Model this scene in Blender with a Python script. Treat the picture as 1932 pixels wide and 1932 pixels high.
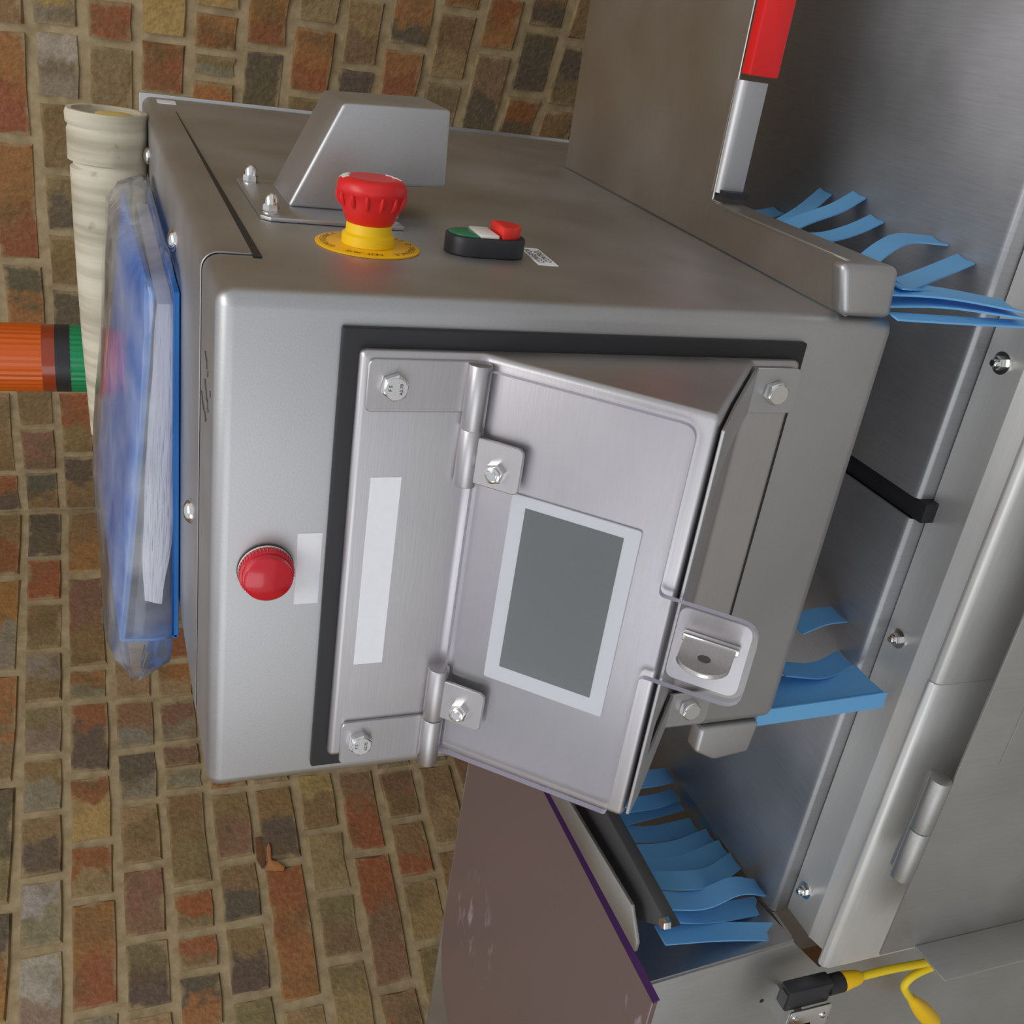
import bpy, bmesh, math, random
from mathutils import Vector, Matrix
random.seed(7)
for o in list(bpy.data.objects): bpy.data.objects.remove(o)
SC = bpy.context.scene
COL = SC.collection

# ------------------------------------------------------------------ camera
F_PX = 1951.6                                  # focal length in pixels of a 1932 px frame
CAM = Vector((0.136116, -0.483289, 0.053135))
RX = Vector((0.143251, -0.342788, -0.928426))  # image right (the phone was held on its side: right is down)
RY = Vector((-0.88815, -0.458423, 0.032219))   # image down
RZ = Vector((-0.436656, 0.819967, -0.370117))  # view direction
cam = bpy.data.cameras.new('camera'); cam_o = bpy.data.objects.new('camera', cam); COL.objects.link(cam_o)
cam.sensor_width = 36; cam.sensor_fit = 'HORIZONTAL'; cam.lens = F_PX / 1932 * 36; cam.clip_start = 0.01
m = Matrix((( RX.x, -RY.x, -RZ.x, CAM.x), (RX.y, -RY.y, -RZ.y, CAM.y), (RX.z, -RY.z, -RZ.z, CAM.z), (0, 0, 0, 1)))
cam_o.matrix_world = m
SC.camera = cam_o

# ------------------------------------------------------------------ light
w = bpy.data.worlds.new('world'); SC.world = w; w.use_nodes = True
bg = w.node_tree.nodes['Background']; bg.inputs[0].default_value = (0.93, 0.96, 1.0, 1); bg.inputs[1].default_value = 0.62
def area(name, loc, target, sx, sy, power, col=(1, 1, 1)):
    l = bpy.data.lights.new(name, 'AREA'); l.shape = 'RECTANGLE'; l.size = sx; l.size_y = sy; l.energy = power; l.color = col
    o = bpy.data.objects.new(name, l); COL.objects.link(o); o.location = loc
    o.rotation_euler = (Vector(target) - Vector(loc)).to_track_quat('-Z', 'Y').to_euler(); return o
area('ceiling_light', (0.5, -0.6, 1.75), (-0.15, 0.2, -0.3), 1.8, 0.9, 20, (1.0, 0.98, 0.95))
area('window_light', (-1.6, -2.6, 0.9), (-0.2, 0.2, -0.2), 1.8, 1.8, 16, (0.92, 0.96, 1.0))
SC.view_settings.view_transform = 'Standard'; SC.view_settings.look = 'None'
SC.view_settings.gamma = 1; SC.view_settings.use_curve_mapping = False
SC.view_settings.exposure = 0.0

# ------------------------------------------------------------------ pixel helpers
def ray(u, v): return RX * ((u - 966) / F_PX) + RY * ((v - 966) / F_PX) + RZ
def at(u, v, ax, val):
    d = ray(u, v); return CAM + d * ((val - CAM[ax]) / d[ax])
def proj(P):
    q = Vector(P) - CAM; z = q.dot(RZ); return 966 + F_PX * q.dot(RX) / z, 966 + F_PX * q.dot(RY) / z

# ------------------------------------------------------------------ materials
MATS = {}
def lin(c): return tuple(((x / 255) / 12.92 if x / 255 <= 0.04045 else ((x / 255 + 0.055) / 1.055) ** 2.4) for x in c)
def new_mat(name):
    m = bpy.data.materials.new(name); m.use_nodes = True; nt = m.node_tree
    b = nt.nodes['Principled BSDF']; MATS[name] = m
    return m, nt, b
def plain(name, srgb, rough=0.5, metal=0.0, spec=0.5, noise=0.0, nscale=60, bump=0.0, coat=0.0, sss=0.0):
    m, nt, b = new_mat(name); c = lin(srgb)
    b.inputs['Base Color'].default_value = (*c, 1); b.inputs['Roughness'].default_value = rough
    b.inputs['Metallic'].default_value = metal; b.inputs['Specular IOR Level'].default_value = spec
    if coat: b.inputs['Coat Weight'].default_value = coat; b.inputs['Coat Roughness'].default_value = 0.08
    if noise or bump:
        tc = nt.nodes.new('ShaderNodeTexCoord'); n = nt.nodes.new('ShaderNodeTexNoise'); n.inputs['Scale'].default_value = nscale
        n.inputs['Detail'].default_value = 4; nt.links.new(tc.outputs['Object'], n.inputs['Vector'])
        if noise:
            mx = nt.nodes.new('ShaderNodeMix'); mx.data_type = 'RGBA'; mx.inputs[6].default_value = (*[x * (1 - noise) for x in c], 1)
            mx.inputs[7].default_value = (*[min(1, x * (1 + noise)) for x in c], 1)
            nt.links.new(n.outputs['Fac'], mx.inputs[0]); nt.links.new(mx.outputs[2], b.inputs['Base Color'])
        if bump:
            bp = nt.nodes.new('ShaderNodeBump'); bp.inputs['Strength'].default_value = bump; bp.inputs['Distance'].default_value = 0.001
            nt.links.new(n.outputs['Fac'], bp.inputs['Height']); nt.links.new(bp.outputs[0], b.inputs['Normal'])
    return m
def steel(name, col, rough, brush=None, fine=0.03, blot=0.06, metal=1.0, rvar=0.06):
    """stainless steel: brush = stretched grain scale per axis, blot = faint cloudy handling marks"""
    m, nt, b = new_mat(name); L = nt.links.new
    tc = nt.nodes.new('ShaderNodeTexCoord')
    mp = nt.nodes.new('ShaderNodeMapping'); mp.inputs['Scale'].default_value = brush or (900, 900, 900); L(tc.outputs['Object'], mp.inputs[0])
    n1 = nt.nodes.new('ShaderNodeTexNoise'); n1.inputs['Scale'].default_value = 1; n1.inputs['Detail'].default_value = 3; L(mp.outputs[0], n1.inputs['Vector'])
    n2 = nt.nodes.new('ShaderNodeTexNoise'); n2.inputs['Scale'].default_value = 9; n2.inputs['Detail'].default_value = 5; L(tc.outputs['Object'], n2.inputs['Vector'])
    def mul(src, lo, hi):
        r = nt.nodes.new('ShaderNodeMapRange'); r.inputs[1].default_value = 0.3; r.inputs[2].default_value = 0.7
        r.inputs[3].default_value = lo; r.inputs[4].default_value = hi; L(src, r.inputs[0]); return r.outputs[0]
    a = mul(n1.outputs['Fac'], 1 - fine, 1 + fine); c = mul(n2.outputs['Fac'], 1 - blot, 1 + blot)
    mm = nt.nodes.new('ShaderNodeMath'); mm.operation = 'MULTIPLY'; L(a, mm.inputs[0]); L(c, mm.inputs[1])
    mx = nt.nodes.new('ShaderNodeVectorMath'); mx.operation = 'SCALE'; mx.inputs[0].default_value = col; L(mm.outputs[0], mx.inputs['Scale'])
    L(mx.outputs[0], b.inputs['Base Color'])
    L(mul(n2.outputs['Fac'], rough - rvar, rough + rvar), b.inputs['Roughness'])
    b.inputs['Metallic'].default_value = metal
    bp = nt.nodes.new('ShaderNodeBump'); bp.inputs['Strength'].default_value = 0.12; bp.inputs['Distance'].default_value = 0.0003
    L(n1.outputs['Fac'], bp.inputs['Height']); L(bp.outputs[0], b.inputs['Normal'])
    return m
steel('steel_satin', (0.50, 0.495, 0.50), 0.46)
steel('steel_panel', (0.53, 0.51, 0.52), 0.40, brush=(60, 900, 900), fine=0.02)
steel('steel_plate', (0.52, 0.50, 0.48), 0.42, brush=(70, 700, 70))
steel('steel_bed', (0.42, 0.42, 0.43), 0.50, brush=(700, 30, 30), fine=0.06, blot=0.14, metal=0.75)
steel('steel_rail', (0.68, 0.675, 0.65), 0.42, brush=(30, 700, 700), fine=0.03, metal=0.5)
steel('steel_dull', (0.47, 0.465, 0.45), 0.5, brush=(500, 500, 30), fine=0.04)
steel('steel_bright', (0.78, 0.77, 0.75), 0.16, fine=0.03, blot=0.05, rvar=0.03)
steel('steel_cast', (0.66, 0.64, 0.61), 0.30, fine=0.08, blot=0.16)
plain('rubber_black', (34, 34, 37), 0.55, noise=0.15, nscale=90)
plain('plastic_black', (40, 41, 44), 0.42, noise=0.2, nscale=40)
plain('plastic_grey_dark', (74, 74, 74), 0.5)
plain('red_plastic', (222, 30, 34), 0.36)
plain('red_lens', (198, 8, 34), 0.22, coat=0.3)
plain('red_button', (238, 50, 40), 0.34)
plain('red_handle', (226, 28, 30), 0.32)
plain('yellow_plastic', (246, 204, 14), 0.42, noise=0.05, nscale=60)
plain('yellow_plate', (246, 186, 6), 0.40)
plain('yellow_cable', (240, 208, 30), 0.45)
plain('yellow_boot', (246, 196, 10), 0.45)
plain('green_plastic', (24, 128, 88), 0.32)
plain('white_plastic', (232, 230, 222), 0.35)
plain('white_bezel', (226, 230, 232), 0.42)
plain('label_white', (240, 240, 244), 0.55, noise=0.04, nscale=200)
plain('ink', (44, 42, 42), 0.6)
plain('ink_soft', (78, 74, 72), 0.6)
plain('screen', (104, 110, 108), 0.16, spec=0.55)
m_, nt_, b_ = new_mat('curtain_blue')
b_.inputs['Base Color'].default_value = (*lin((132, 204, 248)), 1); b_.inputs['Roughness'].default_value = 0.45
tl_ = nt_.nodes.new('ShaderNodeBsdfTranslucent'); tl_.inputs[0].default_value = (*lin((100, 190, 248)), 1)
mx_ = nt_.nodes.new('ShaderNodeMixShader'); mx_.inputs[0].default_value = 0.3
nt_.links.new(b_.outputs[0], mx_.inputs[1]); nt_.links.new(tl_.outputs[0], mx_.inputs[2]); nt_.links.new(mx_.outputs[0], nt_.nodes['Material Output'].inputs[0])
plain('binder_blue', (30, 122, 206), 0.5)
plain('paper', (236, 234, 240), 0.8)
plain('acrylic_edge', (190, 184, 202), 0.25)
plain('purple_edge', (74, 42, 92), 0.3)
plain('concrete', (186, 183, 176), 0.7, noise=0.1, nscale=8)
plain('green_lens', (0, 140, 84), 0.3, coat=0.15)
plain('amber_lens', (208, 88, 0), 0.3, coat=0.15)
plain('amber_dark', (150, 52, 14), 0.22, coat=0.4)
plain('resin', (216, 188, 108), 0.5, noise=0.25, nscale=60)

def clear(name, tint, gloss_rough, haze=0.0, haze_col=(0.8, 0.82, 0.86), ior=1.45, gl=1.0):
    m, nt, b = new_mat(name); L = nt.links.new; nt.nodes.remove(b)
    out = nt.nodes['Material Output']; tr = nt.nodes.new('ShaderNodeBsdfTransparent'); tr.inputs[0].default_value = (*tint, 1)
    gs = nt.nodes.new('ShaderNodeBsdfGlossy'); gs.inputs['Roughness'].default_value = gloss_rough; gs.inputs[0].default_value = (gl, gl, gl, 1)
    fr = nt.nodes.new('ShaderNodeFresnel'); fr.inputs[0].default_value = ior
    m1 = nt.nodes.new('ShaderNodeMixShader'); src = tr.outputs[0]
    if haze:
        df = nt.nodes.new('ShaderNodeBsdfDiffuse'); df.inputs[0].default_value = (*haze_col, 1)
        m0 = nt.nodes.new('ShaderNodeMixShader'); tc = nt.nodes.new('ShaderNodeTexCoord')
        n = nt.nodes.new('ShaderNodeTexNoise'); n.inputs['Scale'].default_value = 22; n.inputs['Detail'].default_value = 3; L(tc.outputs['Object'], n.inputs['Vector'])
        r = nt.nodes.new('ShaderNodeMapRange'); r.inputs[1].default_value = 0.3; r.inputs[2].default_value = 0.75
        r.inputs[3].default_value = haze * 0.25; r.inputs[4].default_value = haze * 2.0; L(n.outputs['Fac'], r.inputs[0])
        L(r.outputs[0], m0.inputs[0]); L(tr.outputs[0], m0.inputs[1]); L(df.outputs[0], m0.inputs[2]); src = m0.outputs[0]
        bp = nt.nodes.new('ShaderNodeBump'); bp.inputs['Strength'].default_value = 0.5; bp.inputs['Distance'].default_value = 0.004
        L(n.outputs['Fac'], bp.inputs['Height']); L(bp.outputs[0], gs.inputs['Normal'])
    L(fr.outputs[0], m1.inputs[0]); L(src, m1.inputs[1]); L(gs.outputs[0], m1.inputs[2]); L(m1.outputs[0], out.inputs[0])
    return m
clear('acrylic', (0.985, 0.98, 0.988), 0.08)
clear('bag_film', (0.97, 0.98, 1.0), 0.16, haze=0.18)

def tinted_sheet():
    m, nt, b = new_mat('tinted_sheet'); L = nt.links.new
    b.inputs['Base Color'].default_value = (*lin((140, 122, 122)), 1); b.inputs['Roughness'].default_value = 0.24
    b.inputs['Metallic'].default_value = 0.45
    # two patches of whitish, streaky marks
    geo = nt.nodes.new('ShaderNodeNewGeometry'); total = None
    mp = nt.nodes.new('ShaderNodeMapping'); mp.inputs['Scale'].default_value = (26, 75, 1); L(geo.outputs['Position'], mp.inputs[0])
    n = nt.nodes.new('ShaderNodeTexNoise'); n.inputs['Scale'].default_value = 1; n.inputs['Detail'].default_value = 2; L(mp.outputs[0], n.inputs['Vector'])
    for c, r0 in ((at(895, 1750, 2, -0.3305), 0.075), (at(1200, 1900, 2, -0.3305), 0.03)):
        d = nt.nodes.new('ShaderNodeVectorMath'); d.operation = 'DISTANCE'; d.inputs[1].default_value = c; L(geo.outputs['Position'], d.inputs[0])
        r = nt.nodes.new('ShaderNodeMapRange'); r.inputs[1].default_value = r0; r.inputs[2].default_value = r0*0.3; L(d.outputs['Value'], r.inputs[0])
        if total is None: total = r.outputs[0]
        else:
            q = nt.nodes.new('ShaderNodeMath'); q.operation = 'MAXIMUM'; L(total, q.inputs[0]); L(r.outputs[0], q.inputs[1]); total = q.outputs[0]
    r = nt.nodes.new('ShaderNodeMapRange'); r.inputs[1].default_value = 0.56; r.inputs[2].default_value = 0.72; r.inputs[4].default_value = 0.8; L(n.outputs['Fac'], r.inputs[0])
    q = nt.nodes.new('ShaderNodeMath'); q.operation = 'MULTIPLY'; L(total, q.inputs[0]); L(r.outputs[0], q.inputs[1])
    mx = nt.nodes.new('ShaderNodeMix'); mx.data_type = 'RGBA'; mx.inputs[6].default_value = (*lin((140, 122, 122)), 1); mx.inputs[7].default_value = (*lin((214, 208, 218)), 1)
    L(q.outputs[0], mx.inputs[0]); L(mx.outputs[2], b.inputs['Base Color'])
    return m
tinted_sheet()

def pipe_mat():
    m, nt, b = new_mat('pipe_clay'); L = nt.links.new
    tc = nt.nodes.new('ShaderNodeTexCoord'); mp = nt.nodes.new('ShaderNodeMapping'); mp.inputs['Scale'].default_value = (70, 5, 5); L(tc.outputs['Object'], mp.inputs[0])
    n = nt.nodes.new('ShaderNodeTexNoise'); n.inputs['Scale'].default_value = 1; n.inputs['Detail'].default_value = 3; L(mp.outputs[0], n.inputs['Vector'])
    n2 = nt.nodes.new('ShaderNodeTexNoise'); n2.inputs['Scale'].default_value = 55; n2.inputs['Detail'].default_value = 5; L(tc.outputs['Object'], n2.inputs['Vector'])
    r = nt.nodes.new('ShaderNodeValToRGB'); r.color_ramp.elements[0].position = 0.25; r.color_ramp.elements[0].color = (*lin((152, 140, 116)), 1)
    r.color_ramp.elements[1].position = 0.6; r.color_ramp.elements[1].color = (*lin((206, 198, 176)), 1); L(n.outputs['Fac'], r.inputs[0])
    r2 = nt.nodes.new('ShaderNodeValToRGB'); r2.color_ramp.elements[0].position = 0.22; r2.color_ramp.elements[0].color = (0.25, 0.22, 0.18, 1)
    r2.color_ramp.elements[1].position = 0.36; r2.color_ramp.elements[1].color = (1, 1, 1, 1); L(n2.outputs['Fac'], r2.inputs[0])
    mx = nt.nodes.new('ShaderNodeMix'); mx.data_type = 'RGBA'; mx.blend_type = 'MULTIPLY'; mx.inputs[0].default_value = 0.7
    L(r.outputs[0], mx.inputs[6]); L(r2.outputs[0], mx.inputs[7]); L(mx.outputs[2], b.inputs['Base Color']); b.inputs['Roughness'].default_value = 0.7
    bp = nt.nodes.new('ShaderNodeBump'); bp.inputs['Strength'].default_value = 0.35; bp.inputs['Distance'].default_value = 0.002
    L(n2.outputs['Fac'], bp.inputs['Height']); L(bp.outputs[0], b.inputs['Normal'])
pipe_mat()

BUILT_Z = (-0.93, 0.36)
def mortar_mat(name, D):
    # mortar (recessed joints); above and below the built courses the same wall goes on as a brick pattern
    m, nt, b = new_mat(name); L = nt.links.new
    geo = nt.nodes.new('ShaderNodeNewGeometry'); tc = nt.nodes.new('ShaderNodeTexCoord')
    n = nt.nodes.new('ShaderNodeTexNoise'); n.inputs['Scale'].default_value = 45; n.inputs['Detail'].default_value = 6; L(geo.outputs['Position'], n.inputs['Vector'])
    r = nt.nodes.new('ShaderNodeValToRGB'); r.color_ramp.elements[0].position = 0.3; r.color_ramp.elements[0].color = (*lin((158, 139, 106)), 1)
    r.color_ramp.elements[1].position = 0.7; r.color_ramp.elements[1].color = (*lin((190, 171, 136)), 1); L(n.outputs['Fac'], r.inputs[0])
    bt = nt.nodes.new('ShaderNodeTexBrick'); bt.inputs['Scale'].default_value = 1; bt.inputs['Brick Width'].default_value = 0.17
    bt.inputs['Row Height'].default_value = 0.075; bt.inputs['Mortar Size'].default_value = 0.006
    bt.inputs['Color1'].default_value = (*lin((138, 100, 66)), 1); bt.inputs['Color2'].default_value = (*lin((112, 90, 64)), 1); bt.inputs['Mortar'].default_value = (*lin((150, 132, 102)), 1)
    dt = nt.nodes.new('ShaderNodeVectorMath'); dt.operation = 'DOT_PRODUCT'; dt.inputs[1].default_value = D; L(geo.outputs['Position'], dt.inputs[0])
    cx = nt.nodes.new('ShaderNodeCombineXYZ'); L(dt.outputs['Value'], cx.inputs[0]); L(cx.outputs[0], bt.inputs['Vector'])
    sx = nt.nodes.new('ShaderNodeSeparateXYZ'); L(geo.outputs['Position'], sx.inputs[0]); L(sx.outputs[2], cx.inputs[1])
    g1 = nt.nodes.new('ShaderNodeMath'); g1.operation = 'GREATER_THAN'; g1.inputs[1].default_value = BUILT_Z[1]; L(sx.outputs[2], g1.inputs[0])
    g2 = nt.nodes.new('ShaderNodeMath'); g2.operation = 'LESS_THAN'; g2.inputs[1].default_value = BUILT_Z[0]; L(sx.outputs[2], g2.inputs[0])
    ad = nt.nodes.new('ShaderNodeMath'); ad.operation = 'MAXIMUM'; L(g1.outputs[0], ad.inputs[0]); L(g2.outputs[0], ad.inputs[1])
    mx = nt.nodes.new('ShaderNodeMix'); mx.data_type = 'RGBA'; L(ad.outputs[0], mx.inputs[0]); L(r.outputs[0], mx.inputs[6]); L(bt.outputs['Color'], mx.inputs[7])
    L(mx.outputs[2], b.inputs['Base Color']); b.inputs['Roughness'].default_value = 0.9; b.inputs['Specular IOR Level'].default_value = 0.2
    bp = nt.nodes.new('ShaderNodeBump'); bp.inputs['Strength'].default_value = 0.6; bp.inputs['Distance'].default_value = 0.004
    L(n.outputs['Fac'], bp.inputs['Height']); L(bp.outputs[0], b.inputs['Normal'])
def brick_mat():
    # stock brick: two tones per brick, burnt and sooty specks
    m, nt, b = new_mat('stock_brick'); L = nt.links.new
    geo = nt.nodes.new('ShaderNodeNewGeometry'); tc = nt.nodes.new('ShaderNodeTexCoord'); oi = nt.nodes.new('ShaderNodeObjectInfo')
    at2 = nt.nodes.new('ShaderNodeAttribute'); at2.attribute_type = 'OBJECT'; at2.attribute_name = 'tone'
    sp = nt.nodes.new('ShaderNodeAttribute'); sp.attribute_type = 'OBJECT'; sp.attribute_name = 'split'
    sx = nt.nodes.new('ShaderNodeSeparateXYZ'); L(tc.outputs['Object'], sx.inputs[0])
    n = nt.nodes.new('ShaderNodeTexNoise'); n.inputs['Scale'].default_value = 32; n.inputs['Detail'].default_value = 5; L(geo.outputs['Position'], n.inputs['Vector'])
    n2 = nt.nodes.new('ShaderNodeTexNoise'); n2.inputs['Scale'].default_value = 130; n2.inputs['Detail'].default_value = 6; L(geo.outputs['Position'], n2.inputs['Vector'])
    n3 = nt.nodes.new('ShaderNodeTexNoise'); n3.inputs['Scale'].default_value = 16; n3.inputs['Detail'].default_value = 4
    of = nt.nodes.new('ShaderNodeVectorMath'); of.operation = 'ADD'; of.inputs[1].default_value = (7, 3, 5); L(geo.outputs['Position'], of.inputs[0]); L(of.outputs[0], n3.inputs['Vector'])
    def M(op, a, bb):
        q = nt.nodes.new('ShaderNodeMath'); q.operation = op
        for i, s in enumerate((a, bb)):
            if isinstance(s, (int, float)): q.inputs[i].default_value = s
            else: L(s, q.inputs[i])
        return q.outputs[0]
    pos = M('SUBTRACT', M('ADD', sx.outputs[0], M('MULTIPLY', M('SUBTRACT', n.outputs['Fac'], 0.5), 1.1)), sp.outputs['Fac'])
    mr = nt.nodes.new('ShaderNodeMapRange'); mr.inputs[1].default_value = -0.08; mr.inputs[2].default_value = 0.08; L(pos, mr.inputs[0])
    mx = nt.nodes.new('ShaderNodeMix'); mx.data_type = 'RGBA'; L(mr.outputs[0], mx.inputs[0]); L(oi.outputs['Color'], mx.inputs[6]); L(at2.outputs['Color'], mx.inputs[7])
    # grime
    r3 = nt.nodes.new('ShaderNodeMapRange'); r3.inputs[1].default_value = 0.5; r3.inputs[2].default_value = 0.68; r3.inputs[4].default_value = 0.62; L(n3.outputs['Fac'], r3.inputs[0])
    mg = nt.nodes.new('ShaderNodeMix'); mg.data_type = 'RGBA'; mg.inputs[7].default_value = (*lin((118, 102, 72)), 1); L(r3.outputs[0], mg.inputs[0]); L(mx.outputs[2], mg.inputs[6])
    r2 = nt.nodes.new('ShaderNodeMapRange'); r2.inputs[1].default_value = 0.28; r2.inputs[2].default_value = 0.74; r2.inputs[3].default_value = 0.82; r2.inputs[4].default_value = 1.18; L(n2.outputs['Fac'], r2.inputs[0])
    sc = nt.nodes.new('ShaderNodeVectorMath'); sc.operation = 'SCALE'; L(mg.outputs[2], sc.inputs[0]); L(r2.outputs[0], sc.inputs['Scale'])
    # pale lime bloom and mortar smeared over the arrises
    ax_ = M('ABSOLUTE', sx.outputs[0], 0); ay_ = M('ABSOLUTE', sx.outputs[1], 0)
    ln_ = nt.nodes.new('ShaderNodeAttribute'); ln_.attribute_type = 'OBJECT'; ln_.attribute_name = 'aspect'
    dx_ = M('MULTIPLY', M('SUBTRACT', 0.5, ax_), ln_.outputs['Fac']); dy_ = M('SUBTRACT', 0.5, ay_)
    dd = M('ADD', M('MINIMUM', dx_, dy_), M('MULTIPLY', M('SUBTRACT', n.outputs['Fac'], 0.5), 0.55))
    re_ = nt.nodes.new('ShaderNodeMapRange'); re_.inputs[1].default_value = 0.10; re_.inputs[2].default_value = -0.02; re_.inputs[4].default_value = 0.85; L(dd, re_.inputs[0])
    r4 = nt.nodes.new('ShaderNodeMapRange'); r4.inputs[1].default_value = 0.56; r4.inputs[2].default_value = 0.72; r4.inputs[4].default_value = 0.12; L(n2.outputs['Fac'], r4.inputs[0])
    me_ = nt.nodes.new('ShaderNodeMix'); me_.data_type = 'RGBA'; me_.inputs[7].default_value = (*lin((166, 146, 110)), 1); L(M('MAXIMUM', re_.outputs[0], r4.outputs[0]), me_.inputs[0]); L(sc.outputs[0], me_.inputs[6])
    L(me_.outputs[2], b.inputs['Base Color']); b.inputs['Roughness'].default_value = 0.9; b.inputs['Specular IOR Level'].default_value = 0.2
    bp = nt.nodes.new('ShaderNodeBump'); bp.inputs['Strength'].default_value = 0.7; bp.inputs['Distance'].default_value = 0.003
    L(M('ADD', n2.outputs['Fac'], n.outputs['Fac']), bp.inputs['Height']); L(bp.outputs[0], b.inputs['Normal'])
brick_mat()

# ------------------------------------------------------------------ mesh builder
def V(*a): return Vector(a)
class MB:
    def __init__(s): s.v = []; s.f = []; s.mi = []
    def add(s, vs, fs, mi=0):
        o = len(s.v); s.v += [Vector(x) for x in vs]; s.f += [tuple(i + o for i in f) for f in fs]; s.mi += [mi] * len(fs); return s
    def box(s, x0, x1, y0, y1, z0, z1, mi=0):
        return s.add([(x0,y0,z0),(x1,y0,z0),(x1,y1,z0),(x0,y1,z0),(x0,y0,z1),(x1,y0,z1),(x1,y1,z1),(x0,y1,z1)],
                     [(3,2,1,0),(4,5,6,7),(0,1,5,4),(1,2,6,5),(2,3,7,6),(3,0,4,7)], mi)
    def prism(s, poly, fn, a, b, mi=0):
        """poly = [(p, q)...]; fn(p, q, t) -> point; extruded from t=a to t=b"""
        n = len(poly)
        vs = [fn(p, q, a) for p, q in poly] + [fn(p, q, b) for p, q in poly]
        fs = [tuple(range(n)), tuple(range(2 * n - 1, n - 1, -1))] + [(i, i + n, (i + 1) % n + n, (i + 1) % n) for i in range(n)]
        return s.add(vs, fs, mi)
    def frame(s, axis):
        a = Vector(axis).normalized(); u = a.orthogonal().normalized(); return a, u, a.cross(u)
    def lathe(s, o, axis, prof, n=32, mi=0, up=None, ph=0):
        """prof = [(t along axis, radius)...] ; closed at both ends when radius 0 or capped"""
        o = Vector(o); a = Vector(axis).normalized()
        u = (Vector(up) - a * Vector(up).dot(a)).normalized() if up else a.orthogonal().normalized(); w = a.cross(u)
        vs = []; fs = []
        for t, r in prof:
            for k in range(n):
                th = 2 * math.pi * k / n + ph; vs.append(o + a * t + (u * math.cos(th) + w * math.sin(th)) * max(r, 1e-5))
        for i in range(len(prof) - 1):
            for k in range(n):
                fs.append((i*n+k, i*n+(k+1)%n, (i+1)*n+(k+1)%n, (i+1)*n+k))
        fs.append(tuple(range(n - 1, -1, -1))); fs.append(tuple(range((len(prof)-1)*n, len(prof)*n)))
        return s.add(vs, fs, mi)
    def cyl(s, p0, p1, r, n=24, r2=None, mi=0, up=None, ph=0):
        p0 = Vector(p0); p1 = Vector(p1); d = p1 - p0
        return s.lathe(p0, d, [(0, r), (d.length, r if r2 is None else r2)], n, mi, up, ph)
    def tube(s, pts, r, n=10, mi=0):
        pts = [Vector(p) for p in pts]; vs = []; fs = []; u = None
        rr = r if isinstance(r, (list, tuple)) else [r] * len(pts)
        for i, p in enumerate(pts):
            d = (pts[min(i+1, len(pts)-1)] - pts[max(i-1, 0)]).normalized()
            u = d.orthogonal().normalized() if u is None else (u - d * u.dot(d)).normalized()
            w = d.cross(u)
            for k in range(n):
                th = 2*math.pi*k/n; vs.append(p + (u*math.cos(th) + w*math.sin(th)) * rr[i])
        for i in range(len(pts)-1):
            for k in range(n): fs.append((i*n+k, i*n+(k+1)%n, (i+1)*n+(k+1)%n, (i+1)*n+k))
        fs.append(tuple(range(n-1, -1, -1))); fs.append(tuple(range((len(pts)-1)*n, len(pts)*n)))
        return s.add(vs, fs, mi)
    def slab(s, grid, th, mi=0):
        """grid[i][j] surface points -> a sheet of thickness th (offset against the local normal)"""
        ni = len(grid); nj = len(grid[0]); top = [[Vector(p) for p in row] for row in grid]; bot = []
        for i in range(ni):
            row = []
            for j in range(nj):
                du = top[min(i+1, ni-1)][j] - top[max(i-1, 0)][j]; dv = top[i][min(j+1, nj-1)] - top[i][max(j-1, 0)]
                row.append(top[i][j] - du.cross(dv).normalized() * th)
            bot.append(row)
        vs = [p for row in top for p in row] + [p for row in bot for p in row]; N = ni * nj; fs = []
        I = lambda i, j: i * nj + j
        for i in range(ni-1):
            for j in range(nj-1):
                fs.append((I(i,j), I(i+1,j), I(i+1,j+1), I(i,j+1))); fs.append((N+I(i,j+1), N+I(i+1,j+1), N+I(i+1,j), N+I(i,j)))
        for j in range(nj-1):
            fs.append((I(0,j), I(0,j+1), N+I(0,j+1), N+I(0,j))); fs.append((I(ni-1,j+1), I(ni-1,j), N+I(ni-1,j), N+I(ni-1,j+1)))
        for i in range(ni-1):
            fs.append((I(i+1,0), I(i,0), N+I(i,0), N+I(i+1,0))); fs.append((I(i,nj-1), I(i+1,nj-1), N+I(i+1,nj-1), N+I(i,nj-1)))
        return s.add(vs, fs, mi)
    def build(s, name, mat, parent=None, bevel=0.0, seg=2, angle=30, smooth=38, mats=None, weld=False):
        bm = bmesh.new(); off = root_loc(parent)
        vv = [bm.verts.new(p - off) for p in s.v]; bm.verts.ensure_lookup_table()
        for f, mi in zip(s.f, s.mi):
            try: fc = bm.faces.new([vv[i] for i in f]); fc.material_index = mi
            except ValueError: pass
        if weld: bmesh.ops.remove_doubles(bm, verts=bm.verts, dist=1e-5)
        bmesh.ops.recalc_face_normals(bm, faces=bm.faces)
        if bevel:
            es = [e for e in bm.edges if len(e.link_faces) == 2 and e.calc_face_angle(0) > math.radians(angle)]
            if es: bmesh.ops.bevel(bm, geom=es, offset=bevel, offset_type='OFFSET', segments=seg, profile=0.5, affect='EDGES', clamp_overlap=True)
        me = bpy.data.meshes.new(name); bm.to_mesh(me); bm.free()
        me.polygons.foreach_set('use_smooth', [True] * len(me.polygons)); me.set_sharp_from_angle(angle=math.radians(smooth))
        for mn in (mats or [mat]): me.materials.append(MATS[mn])
        o = bpy.data.objects.new(name, me); COL.objects.link(o)
        if parent: o.parent = parent
        return o
def root_loc(o):
    while o is not None and o.parent is not None: o = o.parent
    return o.location.copy() if o is not None else Vector((0, 0, 0))
def thing(name, label, cat, loc, group=None):
    o = bpy.data.objects.new(name, None); COL.objects.link(o); o.location = loc; o.empty_display_size = 0.05
    return tag(o, label, cat, group)
def tag(o, label, cat, group=None):
    o['label'] = label; o['category'] = cat
    if group: o['group'] = group
    return o
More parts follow.
